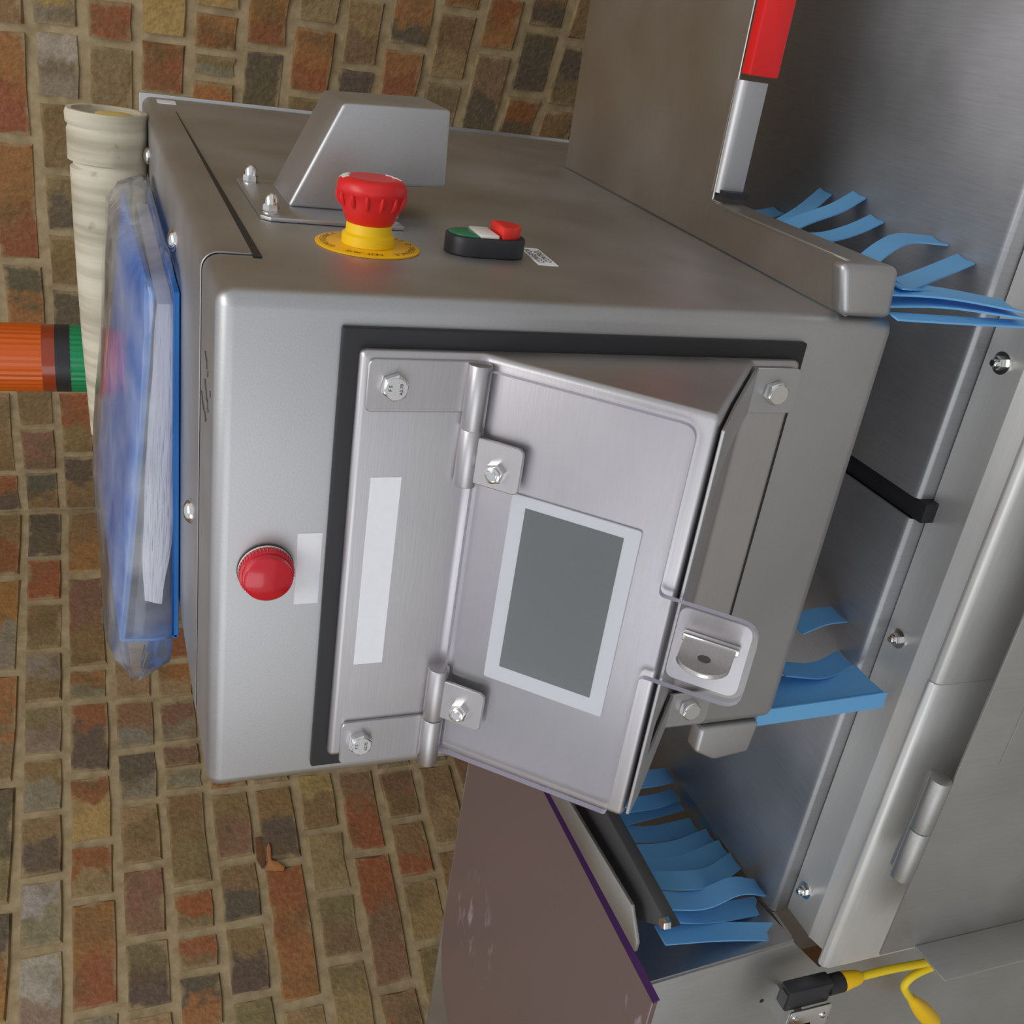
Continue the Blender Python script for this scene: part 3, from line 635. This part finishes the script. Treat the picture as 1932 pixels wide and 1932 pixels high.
# ------------------------------------------------------------------ start / stop double push button
ss_ = thing('start_stop_button', 'oval double push button with green start, white lens and raised red stop', 'push button', (0, 0.105, -0.192))
def obround(cy, cz, hl, r, n=14):
    pts = []
    for k in range(n+1): a = math.pi*k/n; pts.append((cy + r*math.cos(a), cz + hl + r*math.sin(a)))
    for k in range(n+1): a = math.pi + math.pi*k/n; pts.append((cy + r*math.cos(a), cz - hl + r*math.sin(a)))
    return pts
BC = (0.105, -0.1665)
MB().prism(obround(*BC, 0.0105, 0.0142), YZ, 0.0002, 0.0112).build('housing', 'plastic_black', ss_, bevel=0.0010, seg=3)
MB().prism(obround(*BC, 0.0105, 0.0128), YZ, 0.0110, 0.0114).build('recess', 'rubber_black', ss_)
def half(cy, cz, r, sgn, flat, n=16):
    return [(cy + r*math.cos(math.pi*k/n), cz + sgn*r*math.sin(math.pi*k/n)) for k in range(n+1)] if flat == 0 else None
gz, rz = BC[1] + 0.0062, BC[1] - 0.0062
MB().prism([(BC[0] + 0.0120*math.cos(math.pi*k/18), gz + 0.0018 + 0.0152*math.sin(math.pi*k/18)) for k in range(19)], YZ, 0.0112, 0.0122).build('start_button', 'green_plastic', ss_, bevel=0.0004, seg=2)
MB().prism([(BC[0]-0.0118, rz + 0.0015), (BC[0]+0.0118, rz + 0.0015), (BC[0]+0.0118, gz + 0.0012), (BC[0]-0.0118, gz + 0.0012)], YZ, 0.0112, 0.0134).build('indicator_lens', 'white_plastic', ss_, bevel=0.0008, seg=2)
redp = [(BC[0] + 0.0118*math.cos(math.pi*k/18), rz - 0.0004 - 0.0148*math.sin(math.pi*k/18)) for k in range(19)]
rs = MB(); rs.prism(redp, YZ, 0.0112, 0.0180)
ro = rs.build('stop_button', 'red_button', ss_, bevel=0.0005, seg=2)
MB().prism([(BC[0] + 0.0090*math.cos(math.pi*k/18), rz - 0.0022 - 0.0108*math.sin(math.pi*k/18)) for k in range(19)], YZ, 0.0179, 0.0182).build('stop_recess', 'red_plastic', ro)

# ------------------------------------------------------------------ cable hood on the side
hd_ = thing('vent_hood', 'angular sheet steel hood bolted to the cabinet side with acorn nuts', 'hood', (0, 0.21, -0.13))
MB().prism([(0.150, -0.1290), (0.270, -0.1290), (0.270, -0.0415), (0.156, -0.0415), (0.150, -0.0470)], YZ, 0.0003, 0.0028).build('flange', 'steel_satin', hd_, bevel=0.0006, seg=2)
MB().prism([(0.0026, -0.0625), (0.0675, -0.0935), (0.0705, -0.1625), (0.0225, -0.1645), (0.0205, -0.1330), (0.0026, -0.1265)], XZ, 0.185, 0.250).build('hood_body', 'steel_satin', hd_, bevel=0.0024, seg=3)
for (y, z) in ((0.163, -0.0490), (0.255, -0.0490), (0.163, -0.1235)):
    a = MB(); o = V(0.0026, y, z); a.lathe(o, (1, 0, 0), [(0, 0.0058), (0.0008, 0.0058)], 24); hexa(a, o + V(0.0008, 0, 0), (1, 0, 0), 0.0088, 0.0048, 0.1)
    a.lathe(o, (1, 0, 0), [(0.005, 0.0042), (0.0085, 0.0041), (0.0110, 0.0030), (0.0120, 0.0012), (0.0122, 0.0001)], 24); a.build('acorn_nut', 'steel_bright', hd_)

# ------------------------------------------------------------------ tunnel hoods left and right of the cabinet
def hz(y): return -0.3565 - 0.055*y
rh = thing('tunnel_hood', 'wide sheet steel tunnel hood with red handle right of the cabinet', 'hood', (0.15, 0.25, -0.39))
t = 0.002
st = MB()
def plate(mb, poly, th):
    mb.prism(poly, lambda x, y, q: (x, y, hz(y) + q), -th, 0)
plate(st, smooth_poly([(0.0008, 0.0, 0), (0.031, 0.0, 0.0), (0.031, 0.186, 0), (0.330, 0.192, 0), (0.330, 0.500, 0), (0.0008, 0.490, 0)]), t)
sub(st.build('top_plate', 'steel_plate', rh, bevel=0.0006, seg=1), 'flat top plate')
ef = MB(); ef.prism([(0.0012, -0.3890), (0.0318, -0.3845), (0.0318, -0.3430), (0.0012, -0.3530)], XZ, -0.0025, 0.012)
ef.build('end_fold', 'steel_satin', rh, bevel=0.0045, seg=4)
sd = MB(); sd.box(0.0295, 0.0312, 0.004, 0.170, -0.383, -0.3580); sd.build('side_fold', 'steel_plate', rh, bevel=0.0005, seg=1)
ff = MB(); y0 = 0.186; zt = hz(y0)
grid = []
for x in (0.036, 0.112):
    grid.append([V(x, y0 + 0.004, zt), V(x, y0, zt - 0.0005), V(x, y0 - 0.003, zt - 0.003), V(x, y0 - 0.004, zt - 0.006), V(x, y0 - 0.004, zt - 0.0215)])
ff.slab(grid, -0.0018); ff.build('front_fold', 'steel_satin', rh)
MB().prism(smooth_poly([(0.116, zt + 0.0002, 0.001), (0.190, zt + 0.0002, 0.001), (0.190, zt - 0.0230, 0.002), (0.116, zt - 0.0230, 0.002)]), XZ, y0 - 0.012, y0 - 0.001).build('red_handle', 'red_handle', rh, bevel=0.0022, seg=2)
MB().box(0.034, 0.0385, y0 - 0.012, y0 + 0.002, zt - 0.022, zt - 0.003).build('latch', 'plastic_black', rh)
lh = thing('tunnel_hood', 'narrow sheet steel hood with angled end left of the cabinet', 'hood', (-0.315, 0.2, -0.39))
st = MB(); plate(st, [(-0.3300, 0.006), (-0.3008, 0.006), (-0.3008, 0.490), (-0.3312, 0.490)], t); st.build('top_plate', 'steel_plate', lh, bevel=0.0006, seg=1)
MB().prism([(-0.3006, -0.386), (-0.3275, -0.3835), (-0.3312, -0.3550), (-0.3215, -0.3370), (-0.3006, -0.3370)], XZ, -0.0005, 0.014).build('end_fold', 'steel_satin', lh, bevel=0.003, seg=4)
MB().box(-0.3308, -0.3292, 0.012, 0.45, -0.385, -0.358).build('side_fold', 'steel_plate', lh, bevel=0.0005, seg=1)

# ------------------------------------------------------------------ conveyor bed, rails and beams
BZ = -0.5
def bed(name, x0, x1, label):
    o = thing(name, label, 'conveyor bed', ((x0+x1)/2, 0.3, -0.53))
    b = MB(); b.prism([(0.495, BZ), (0.0425, BZ), (0.0395, BZ - 0.001), (0.0375, BZ - 0.004), (0.0370, BZ - 0.016), (0.0390, BZ - 0.016), (0.0395, BZ - 0.003), (0.495, BZ - 0.003)], YZ, x0, x1)
    b.build('bed_plate', 'steel_bed', o, bevel=0.0007, seg=2)
    MB().box(x0 + 0.01, x1 - 0.01, 0.06, 0.49, -0.5308, BZ - 0.0032).build('bed_bearer', 'steel_dull', o)
    return o
bed('conveyor_bed', -0.1428, 0.42, 'dark brushed steel bed plate right of the black joint strip')
bed('conveyor_bed', -0.5610, -0.1590, 'grey brushed steel bed plate left of the black joint strip')
js = MB(); js.box(-0.1588, -0.1430, 0.030, 0.492, -0.520, -0.5030); tag(js.build('joint_strip', 'rubber_black', bevel=0.001), 'black rubber joint strip between the two bed plates', 'rubber strip')
rail = thing('side_rail', 'long folded steel side rail with bolts along the bed front', 'side rail', (-0.1, 0.01, -0.531))
MB().prism([(0.0365, -0.5145), (0.0040, -0.5145), (0.0020, -0.5135), (-0.0010, -0.5150), (-0.0150, -0.5185), (-0.0165, -0.5300), (-0.0145, -0.5300), (-0.0130, -0.5205), (0.0365, -0.5180)], YZ, -0.5560, 0.42).build('rail_body', 'steel_rail', rail, bevel=0.0006, seg=2)
for (u, v) in ((1885, 685), (1690, 1205), (1515, 1680)):
    P = at(u, v, 2, -0.512); bo = MB(); bo.lathe((P.x, P.y, -0.5146), (0, 0, 1), [(0, 0.0078), (0.0010, 0.0078), (0.0011, 0.005)], 24); hexa(bo, (P.x, P.y, -0.5136), (0, 0, 1), 0.0085, 0.0045, 0.3, (1, 0, 0))
    bo.lathe((P.x, P.y, -0.5136), (0, 0, 1), [(0.004, 0.0030), (0.0070, 0.0030), (0.0078, 0.0022)], 16); bo.build('bolt', 'steel_bright', rail)
def beam(x0, x1, yo, label):
    pr = [(-0.0180 + yo, -0.5115), (-0.0215 + yo, -0.5095), (-0.0255 + yo, -0.5115), (-0.0280 + yo, -0.5160), (-0.0285 + yo, -0.640), (-0.0180 + yo, -0.640)]
    b = MB(); b.prism(pr, YZ, x0, x1); return tag(b.build('frame_beam', 'steel_rail', bevel=0.0012, seg=2), label, 'beam')
beam(-0.2625, 0.42, -0.0005, 'polished frame beam under the bed, right of its butt joint')
beam(-0.5620, -0.2630, 0.0005, 'dull frame beam under the bed, left of its butt joint')

# ------------------------------------------------------------------ access door in front of the beams
ad = thing('access_door', 'plain grey steel access door with folded edge and barrel hinge', 'door panel', (-0.2, -0.06, -0.9))
MB().prism([(-0.511, -0.5265), (0.35, -0.5265), (0.35, -0.98), (-0.511, -0.98)], XZ, -0.0600, -0.0578).build('panel', 'steel_dull', ad, bevel=0.0007, seg=2)
MB().prism([(-0.0600, -0.5620), (-0.0950, -0.5630), (-0.0950, -0.98), (-0.0600, -0.98)], YZ, -0.5110, -0.5090).build('folded_edge', 'steel_dull', ad, bevel=0.0007, seg=2)
MB().box(-0.318, 0.2, -0.0612, -0.0598, -0.96, -0.5655).build('raised_field', 'steel_dull', ad, bevel=0.001, seg=2)
hg = MB(); hg.box(-0.425, -0.330, -0.0575, -0.0420, -0.5240, -0.5180)
hgo = hg.build('hinge', 'steel_dull', ad, bevel=0.0006)
for a, b in ((-0.4250, -0.3760), (-0.3755, -0.3270)):
    k = MB(); k.cyl((a, -0.0560, -0.5175), (b, -0.0560, -0.5175), 0.0082, 28); k.build('knuckle', 'steel_dull', hgo, bevel=0.0008, seg=2)

# ------------------------------------------------------------------ next module on the left: side plate, tinted cover, edge strip
SP = 0.0
sp = thing('side_plate', 'grey green steel side plate of the next machine module', 'side plate', (-0.8, 0.2, FLOOR_Z))
MB().prism([(-0.571, -0.3420), (-0.5575, -0.4985), (-0.5985, -0.5380), (-0.5985, FLOOR_Z), (-1.15, FLOOR_Z), (-1.15, -0.3420)], XZ, SP, SP + 0.003).build('front_plate', 'steel_dull', sp, bevel=0.0008)
MB().box(-1.15, -0.62, 0.40, 0.403, FLOOR_Z, -0.3420).build('back_plate', 'steel_dull', sp, bevel=0.0008)
rtn = MB(); rtn.slab([[V(-0.571, SP + 0.002, -0.345), V(-0.5575, SP + 0.002, -0.4985)], [V(-0.584, SP + 0.075, -0.345), V(-0.5720, SP + 0.075, -0.4985)]], 0.002); rtn.build('return_fold', 'steel_plate', sp)
MB().box(-0.95, -0.5615, 0.010, 0.39, BZ - 0.004, BZ - 0.001).build('inner_bed', 'steel_plate', sp)
for (u, v) in ((1437, 1888), (1558, 1920)):
    P = at(u, v, 1, SP); MB().cyl((P.x, SP + 0.0004, P.z), (P.x, SP - 0.0004, P.z), 0.0022, 12).build('hole', 'rubber_black', sp)
CZ = -0.3305
tc_ = thing('tinted_cover', 'glossy mauve brown tinted cover sheet with purple edge', 'cover sheet', (-0.75, 0.17, -0.342))
cpoly = smooth_poly([(-0.5255, 0.186, 0), (-0.5200, 0.3745, 0.004), (-1.010, 0.3745, 0.12), (-1.06, -0.040, 0.02), (-0.5320, -0.040, 0)])
MB().prism(cpoly, XY, CZ - 0.005, CZ).build('cover_sheet', 'tinted_sheet', tc_, bevel=0.0006, seg=1)
pe = MB(); pe.slab([[V(-0.5322, -0.0402, CZ + 0.0003), V(-0.5257, 0.186, CZ + 0.0003), V(-0.5202, 0.374, CZ + 0.0003)],
                   [V(-0.5296, -0.0402, CZ - 0.0052), V(-0.5232, 0.186, CZ - 0.0052), V(-0.5178, 0.374, CZ - 0.0052)]], 0.002)
pe.build('purple_edge', 'purple_edge', tc_)
# edge strip and curtain clamp
ed = thing('edge_strip', 'grey folded steel strip beside the purple edged cover', 'edge strip', (-0.50, 0.1, -0.345))
MB().prism([(-0.5220, -0.001), (-0.5120, -0.001), (-0.4905, 0.018), (-0.4985, 0.230), (-0.5190, 0.250)], XY, CZ - 0.004, CZ - 0.001).build('strip_plate', 'steel_dull', ed, bevel=0.0006)

# ------------------------------------------------------------------ blue strip curtains
def curtain_strip(parent, pts, wdir, width, name='strip', twist=0.0, th=0.0012):
    """pts = centre line points, wdir = across-direction at the root; ends fan slightly"""
    P = [Vector(p) for p in pts]
    # catmull-rom resample
    out = []
    Q = [P[0]*2 - P[1]] + P + [P[-1]*2 - P[-2]]
    for i in range(1, len(Q)-2):
        for k in range(5):
            t = k/5; a, b, c, d = Q[i-1], Q[i], Q[i+1], Q[i+2]
            out.append(0.5*((2*b) + (c-a)*t + (2*a-5*b+4*c-d)*t*t + (-a+3*b-3*c+d)*t**3))
    out.append(P[-1]); n = len(out); grid = []
    for i, p in enumerate(out):
        wv = Matrix.Rotation(twist*i/(n-1), 3, 'Z') @ Vector(wdir).normalized()
        bow = wv.cross((out[min(i+1, n-1)] - out[max(i-1, 0)]).normalized())*0.0012*(i/(n-1))
        grid.append([p - wv*width/2, p + bow, p + wv*width/2])
    mb = MB(); mb.slab(grid, th); return mb.build(name, 'curtain_blue', parent)
c1 = thing('strip_curtain', 'light blue strip curtain under the wide right hood', 'strip curtain', (0.03, 0.1, -0.5))
def px(u, v, z): return at(u, v, 2, z)
def zpath(pxs, z0, z1):
    n = len(pxs); return [px(u, v, z0 + (z1 - z0)*i/(n-1)) for i, (u, v) in enumerate(pxs)]
for pxs, wd in (([(1418, 404), (1445, 402), (1470, 396)], 0.018), ([(1463, 427), (1512, 398), (1558, 360)], 0.017), ([(1477, 431), (1522, 411), (1578, 391), (1622, 366)], 0.017),
                ([(1513, 446), (1562, 445), (1611, 431), (1655, 411)], 0.017), ([(1630, 495), (1670, 464), (1709, 448), (1774, 453)], 0.018), ([(1702, 536), (1758, 514), (1823, 487)], 0.018)):
    curtain_strip(c1, zpath(pxs, -0.405, -0.4985), (0.1, 1, 0), wd)
curtain_strip(c1, zpath([(1516, 453), (1570, 468), (1627, 484)], -0.40, -0.470), (0.1, 1, 0), 0.016)
curtain_strip(c1, zpath([(1689, 537), (1751, 543), (1804, 558)], -0.395, -0.470), (0.0, 1, 0), 0.014)
curtain_strip(c1, [V(0.016, 0.012, -0.372), V(0.016, 0.012, -0.43), V(0.012, 0.004, -0.487)], (0.1, 1, 0), 0.020)
curtain_strip(c1, [V(0.008, 0.010, -0.372), V(0.010, 0.010, -0.43), V(0.008, 0.000, -0.490)], (0.05, 1, 0), 0.018)
curtain_strip(c1, [V(0.0035, -0.002, -0.39), V(0.0032, -0.003, -0.44), V(0.0030, -0.004, -0.505)], (0.15, 1, 0), 0.010)
c2 = thing('strip_curtain', 'light blue strip curtain under the left edge of the cabinet', 'strip curtain', (-0.3, 0.08, -0.5))
curtain_strip(c2, zpath([(1500, 1180), (1545, 1163), (1584, 1158)], -0.43, -0.4985), (0.0, 1, 0), 0.022)
curtain_strip(c2, zpath([(1470, 1260), (1543, 1264), (1594, 1241)], -0.42, -0.4985), (0.0, 1, 0), 0.020)
curtain_strip(c2, [V(-0.298, 0.024, -0.384), V(-0.294, 0.024, -0.44), V(-0.290, 0.022, -0.4985)], (0.0, 1, 0), 0.034)
curtain_strip(c2, [V(-0.2985, 0.0015, -0.384), V(-0.2975, 0.0015, -0.44), V(-0.2960, 0.0015, -0.5005)], (1, 0.05, 0), 0.0135)
c3 = thing('strip_curtain', 'light blue strip curtain hanging from a black clamp bar', 'strip curtain', (-0.55, 0.12, -0.5))
bar = MB(); zb_ = -0.346
cs = [px(1072, 1520, zb_), px(1200, 1737, zb_), px(1262, 1752, zb_), px(1136, 1520, zb_)]
bar.add([c for c in cs] + [c - V(0, 0, 0.012) for c in cs], [(0,1,2,3), (7,6,5,4), (0,4,5,1), (1,5,6,2), (2,6,7,3), (3,7,4,0)])
bo = bar.build('clamp_bar', 'plastic_grey_dark', c3, bevel=0.0015)
kp = px(1252, 1742, zb_ + 0.004); k = MB(); hexa(k, kp - V(0, 0, 0.004), (0, 0, 1), 0.009, 0.006, 0.3, (1, 0, 0)); k.build('clamp_bolt', 'steel_bright', bo)
for pxs, wd in (([(1246, 1764), (1355, 1757), (1478, 1757)], 0.020), ([(1248, 1722), (1338, 1723), (1435, 1707)], 0.020), ([(1240, 1698), (1321, 1697), (1388, 1671), (1435, 1674)], 0.020),
                ([(1213, 1660), (1304, 1660), (1348, 1650), (1388, 1623)], 0.021), ([(1200, 1634), (1287, 1630), (1366, 1599)], 0.021), ([(1182, 1609), (1270, 1602), (1341, 1576)], 0.019),
                ([(1163, 1570), (1237, 1573), (1311, 1556)], 0.021), ([(1150, 1548), (1220, 1531), (1284, 1515)], 0.020), ([(1180, 1519), (1237, 1511), (1277, 1498)], 0.018), ([(1200, 1470), (1240, 1466), (1267, 1461)], 0.022)):
    curtain_strip(c3, zpath(pxs, -0.366, -0.4985), (0.0, 1, 0), wd)

# ------------------------------------------------------------------ sensor and yellow cables on the side plate
se = thing('photo_sensor', 'small black photoelectric sensor on a steel bracket', 'sensor', (-0.60, -0.015, -0.53))
MB().box(-0.594, -0.571, -0.036, -0.022, -0.520, -0.474).build('sensor_body', 'plastic_black', se, bevel=0.002)
MB().cyl((-0.582, -0.029, -0.519), (-0.5815, -0.029, -0.535), 0.0085, 24).build('socket', 'rubber_black', se)
MB().prism(rrect(-0.640, -0.592, -0.522, -0.478, 0.004, 3), XZ, -0.0400, -0.0380).build('bracket', 'steel_bright', se, bevel=0.0004)
MB().box(-0.640, -0.610, -0.0400, 0.0, -0.504, -0.496).build('bracket_arm', 'steel_dull', se)
for (x, z) in ((-0.600, -0.485), (-0.604, -0.515), (-0.630, -0.488)):
    MB().lathe((x, -0.040, z), (0, -1, 0), [(0, 0.003), (0.0015, 0.0028), (0.002, 0.0001)], 14).build('screw', 'steel_bright', se)
MB().prism(rrect(-0.590, -0.575, -0.4740, -0.4725, 0.0005, 2), lambda p, q, t: (p, t, q), -0.034, -0.026).build('lens_window', 'plastic_grey_dark', se)
def catm(P, m=6):
    P = [Vector(p) for p in P]; Q = [P[0]*2 - P[1]] + P + [P[-1]*2 - P[-2]]; out = []
    for i in range(1, len(Q)-2):
        for k in range(m):
            t = k/m; a, b, c, d = Q[i-1], Q[i], Q[i+1], Q[i+2]
            out.append(0.5*((2*b) + (c-a)*t + (2*a-5*b+4*c-d)*t*t + (-a+3*b-3*c+d)*t**3))
    return out + [P[-1]]
ca = thing('sensor_cable', 'yellow cable plugged into the black photoelectric sensor', 'cable', (-0.583, -0.03, -0.65))
MB().lathe((-0.5815, -0.029, -0.533), (0.02, 0, -1), [(0, 0.0080), (0.004, 0.0084), (0.018, 0.0066), (0.022, 0.0052), (0.0225, 0.003)], 24).build('plug_boot', 'yellow_boot', ca)
MB().tube(catm([V(-0.5812, -0.029, -0.548), V(-0.580, -0.030, -0.59), V(-0.583, -0.030, -0.64), V(-0.586, -0.024, -0.70)]), 0.0036, 12).build('cable_sheath', 'yellow_cable', ca)
cb = thing('sensor_cable', 'yellow cable bent in a loop with its plug pointing away', 'cable', (-0.62, -0.03, -0.65))
MB().tube(catm([V(-0.590, -0.030, -0.668), V(-0.590, -0.0305, -0.645), V(-0.5955, -0.0305, -0.622), V(-0.606, -0.031, -0.6135), V(-0.618, -0.031, -0.6200), V(-0.632, -0.031, -0.632)]), 0.0036, 12).build('cable_sheath', 'yellow_cable', cb)
MB().lathe((-0.629, -0.031, -0.630), (-0.72, 0, -0.69), [(0, 0.0040), (0.004, 0.0050), (0.03, 0.0085), (0.040, 0.0088), (0.060, 0.0088), (0.061, 0.006)], 24).build('plug_boot', 'yellow_boot', cb)

# ------------------------------------------------------------------ things on top of the cabinet
LZ = 0.0009
# binder: front edge at y=0.19, spine on the left, fore edge on the right
bn = thing('ring_binder', 'thick blue ring binder of white pages lying on the cabinet', 'ring binder', (-0.19, 0.34, LZ))
BX0, BX1, BY0, BY1 = -0.3165, -0.0560, 0.188, 0.500
def topz(x, y):
    u = (x - BX0)/(BX1 - BX0); f = 0.0425 + (0.0200 - 0.0425)*min(1, u) - 0.0012*math.sin(u*math.pi)
    return f + (y - BY0)/(BY1 - BY0)*(0.013 - 0.006*u)
N1 = 14
def board(zf, th): 
    return [[V(BX0 + (BX1-BX0)*i/N1, y, zf(BX0 + (BX1-BX0)*i/N1, y)) for y in (BY0, BY0 + 0.10, BY0 + 0.2, BY1)] for i in range(N1+1)]
MB().slab(board(topz, 0), 0.0036).build('top_cover', 'binder_blue', bn, bevel=0.0004, seg=1)
MB().box(BX0, BX1, BY0, BY1, LZ + 0.0008, LZ + 0.0044).build('bottom_cover', 'binder_blue', bn, bevel=0.0004, seg=1)
spn = MB(); spn.slab([[V(BX0 - 0.0005, y, LZ + 0.002), V(BX0 - 0.002, y, 0.020), V(BX0 - 0.0005, y, topz(BX0, y) - 0.001)] for y in (BY0, BY0 + 0.1, BY0 + 0.2, BY1)], -0.0022); spn.build('spine', 'binder_blue', bn)
pg = MB(); rnd = random.Random(5); NL_ = 18
for l in range(NL_):
    a = l/NL_; row = []
    for i in range(19):
        u = i/18; x = -0.291 + u*0.225 + (0.004*a if i == 0 else 0)
        lo = LZ + 0.0042 + 0.0085*max(0, 1 - u*2.2)**1.5 + 0.0008*math.sin(u*14 + 1)
        hi = 0.0255 - 0.0075*max(0, u - 0.55) + 0.0012*math.sin(u*9) - 0.003*max(0, u - 0.85)/0.15
        hi = min(hi, topz(x, BY0) - 0.0050); zz = lo + (hi - lo)*a + 0.0003*math.sin(u*25 + l*1.7); yy = BY0 + 0.006 + rnd.uniform(0, 0.0012)
        row.append([V(x, yy, zz), V(x, yy + 0.15, zz), V(x, BY1 - 0.006, zz)])
    pg.slab(row, (0.0212/NL_)*1.02)
pg.build('page_block', 'paper', bn)['kind'] = 'stuff'
for y in (0.30, 0.38):
    rg = MB(); rg.tube([V(-0.275 + 0.014*math.cos(a), y, 0.018 + 0.013*math.sin(a)) for a in [math.pi*2*k/16 for k in range(17)]], 0.0012, 8)
    rg.build('binder_ring', 'steel_bright', bn)
# clear bag around the binder
stations = [(-0.378, 0.225, 0.235, 0.026, 0.034), (-0.366, 0.212, 0.25, 0.021, 0.037), (-0.350, 0.196, 0.30, 0.012, 0.041), (-0.338, 0.182, 0.36, 0.005, 0.045), (-0.326, 0.176, 0.44, 0.003, 0.052), (-0.300, 0.175, 0.515, 0.0026, 0.055), (-0.26, 0.174, 0.52, 0.0026, 0.0555),
            (-0.22, 0.174, 0.52, 0.0026, 0.052), (-0.17, 0.174, 0.52, 0.0026, 0.048), (-0.12, 0.175, 0.52, 0.0026, 0.045), (-0.08, 0.176, 0.52, 0.0026, 0.042), (-0.056, 0.178, 0.52, 0.0026, 0.039), (-0.048, 0.182, 0.52, 0.003, 0.030), (-0.044, 0.20, 0.51, 0.004, 0.020), (-0.041, 0.235, 0.47, 0.006, 0.012)]
rnd = random.Random(11); bg_ = []
for (x, y0, y1, z0, z1) in stations:
    row = []
    for k in range(28):
        a = 2*math.pi*k/28; c = math.cos(a); s = math.sin(a); e = 0.36
        yy = (y0+y1)/2 - (y1-y0)/2*math.copysign(abs(c)**e, c)
        zt = z0 + (z1 - z0)*(0.55 + 0.45*min(1, max(0, (yy - y0)/(0.12)))) if x > -0.32 else z1
        if BX0 - 0.01 < x < BX1 + 0.012: zt = max(zt, topz(min(max(x, BX0), BX1), min(max(yy, BY0), BY1)) + 0.0055)
        if x > -0.15 and yy > y1 - 0.03: zt = z0 + (zt - z0)*(1 - 0.6*(yy - y1 + 0.03)/0.03)
        zz = z0 + (zt - z0)*(0.5 + 0.5*math.copysign(abs(s)**e, s))
        if s > -0.5: zz += rnd.uniform(-0.0016, 0.0016); yy += rnd.uniform(-0.002, 0.002)
        row.append(V(x + rnd.uniform(-0.002, 0.002), yy, max(zz, LZ + 0.0004)))
    bg_.append(row)
bm_ = MB(); n = 28; vs = [p for r in bg_ for p in r]
bm_.add(vs, [(i*n+k, i*n+(k+1) % n, (i+1)*n+(k+1) % n, (i+1)*n+k) for i in range(len(bg_)-1) for k in range(n)] + [tuple(range(n)), tuple(range(len(vs)-1, len(vs)-n-1, -1))])
tag(bm_.build('plastic_bag', 'bag_film', smooth=60), 'crumpled clear plastic bag wrapped round the blue binder', 'plastic bag')
# pale tapering pipe
pp = thing('pipe', 'cream coloured tapering pipe with collar lying behind the binder', 'pipe', (-0.18, 0.575, LZ))
PY = 0.575
def axz(r): return LZ + r + 0.0002
prof = [(0.000, 0.0345), (0.004, 0.0352), (0.012, 0.0350), (0.014, 0.0338), (0.018, 0.0346), (0.044, 0.0345), (0.0455, 0.0322), (0.049, 0.0322), (0.051, 0.0336), (0.10, 0.0332), (0.16, 0.0324), (0.21, 0.0315), (0.27, 0.0300), (0.315, 0.0288), (0.318, 0.0281), (0.330, 0.0283), (0.352, 0.0275), (0.356, 0.0268)]
pm = MB(); vs = []; nn = 40
X0 = -0.002
def ringp(t, r, z): return [V(X0 - t, PY - r*math.cos(2*math.pi*k/nn), z + r*math.sin(2*math.pi*k/nn)) for k in range(nn)]
rings = [ringp(t, r, axz(r) if t < 0.2 else axz(r)) for t, r in prof]
inner = [ringp(t, r - 0.0045, axz(r)) for t, r in ((0.0, 0.0345), (0.10, 0.0330))]
allr = [inner[1], inner[0]] + rings
vs = [p for r in allr for p in r]
fs = [(i*nn+k, i*nn+(k+1) % nn, (i+1)*nn+(k+1) % nn, (i+1)*nn+k) for i in range(len(allr)-1) for k in range(nn)]
fs += [tuple(range(nn)), tuple(range(len(vs)-1, len(vs)-nn-1, -1))]
pm.add(vs, fs); pm.build('pipe_body', 'pipe_clay', pp, smooth=50)
rl = MB(); rl.lathe((X0 - 0.0015, PY, axz(0.0345) - 0.0065), (-1, 0, 0), [(0, 0.006), (0.001, 0.016), (0.006, 0.0215), (0.09, 0.019), (0.091, 0.01)], 24); rl.build('filling', 'resin', pp)
# signal tower
sg = thing('signal_tower', 'signal tower light with ribbed orange dome over a green section', 'signal light', (-0.2665, 0.655, 0.0))
SX, SY, SR = -0.2665, 0.655, 0.0355
MB().lathe((SX, SY, 0.0), (0, 0, 1), [(0, 0.034), (0.004, 0.034), (0.006, 0.030), (0.020, 0.030), (0.022, SR), (0.034, SR)], 40).build('base', 'plastic_black', sg)
def ribbed(z0, z1, r, n=72):
    p = [(SX + (r - (0.0007 if k % 2 else 0))*math.cos(2*math.pi*k/n), SY + (r - (0.0007 if k % 2 else 0))*math.sin(2*math.pi*k/n)) for k in range(n)]
    return MB().prism(p, XY, z0, z1)
ribbed(0.034, 0.0765, SR).build('green_section', 'green_lens', sg, smooth=20)
MB().lathe((SX, SY, 0.0765), (0, 0, 1), [(0, SR), (0.0145, SR)], 40).build('divider', 'plastic_black', sg)
MB().lathe((SX, SY, 0.0910), (0, 0, 1), [(0, SR), (0.0125, SR)], 40).build('amber_ring', 'amber_dark', sg)
ribbed(0.1035, 0.150, SR).build('orange_section', 'amber_lens', sg, smooth=20)
MB().lathe((SX, SY, 0.150), (0, 0, 1), [(0, SR), (0.006, SR - 0.001), (0.012, SR*0.8), (0.015, 0.0001)], 40).build('cap', 'amber_dark', sg)
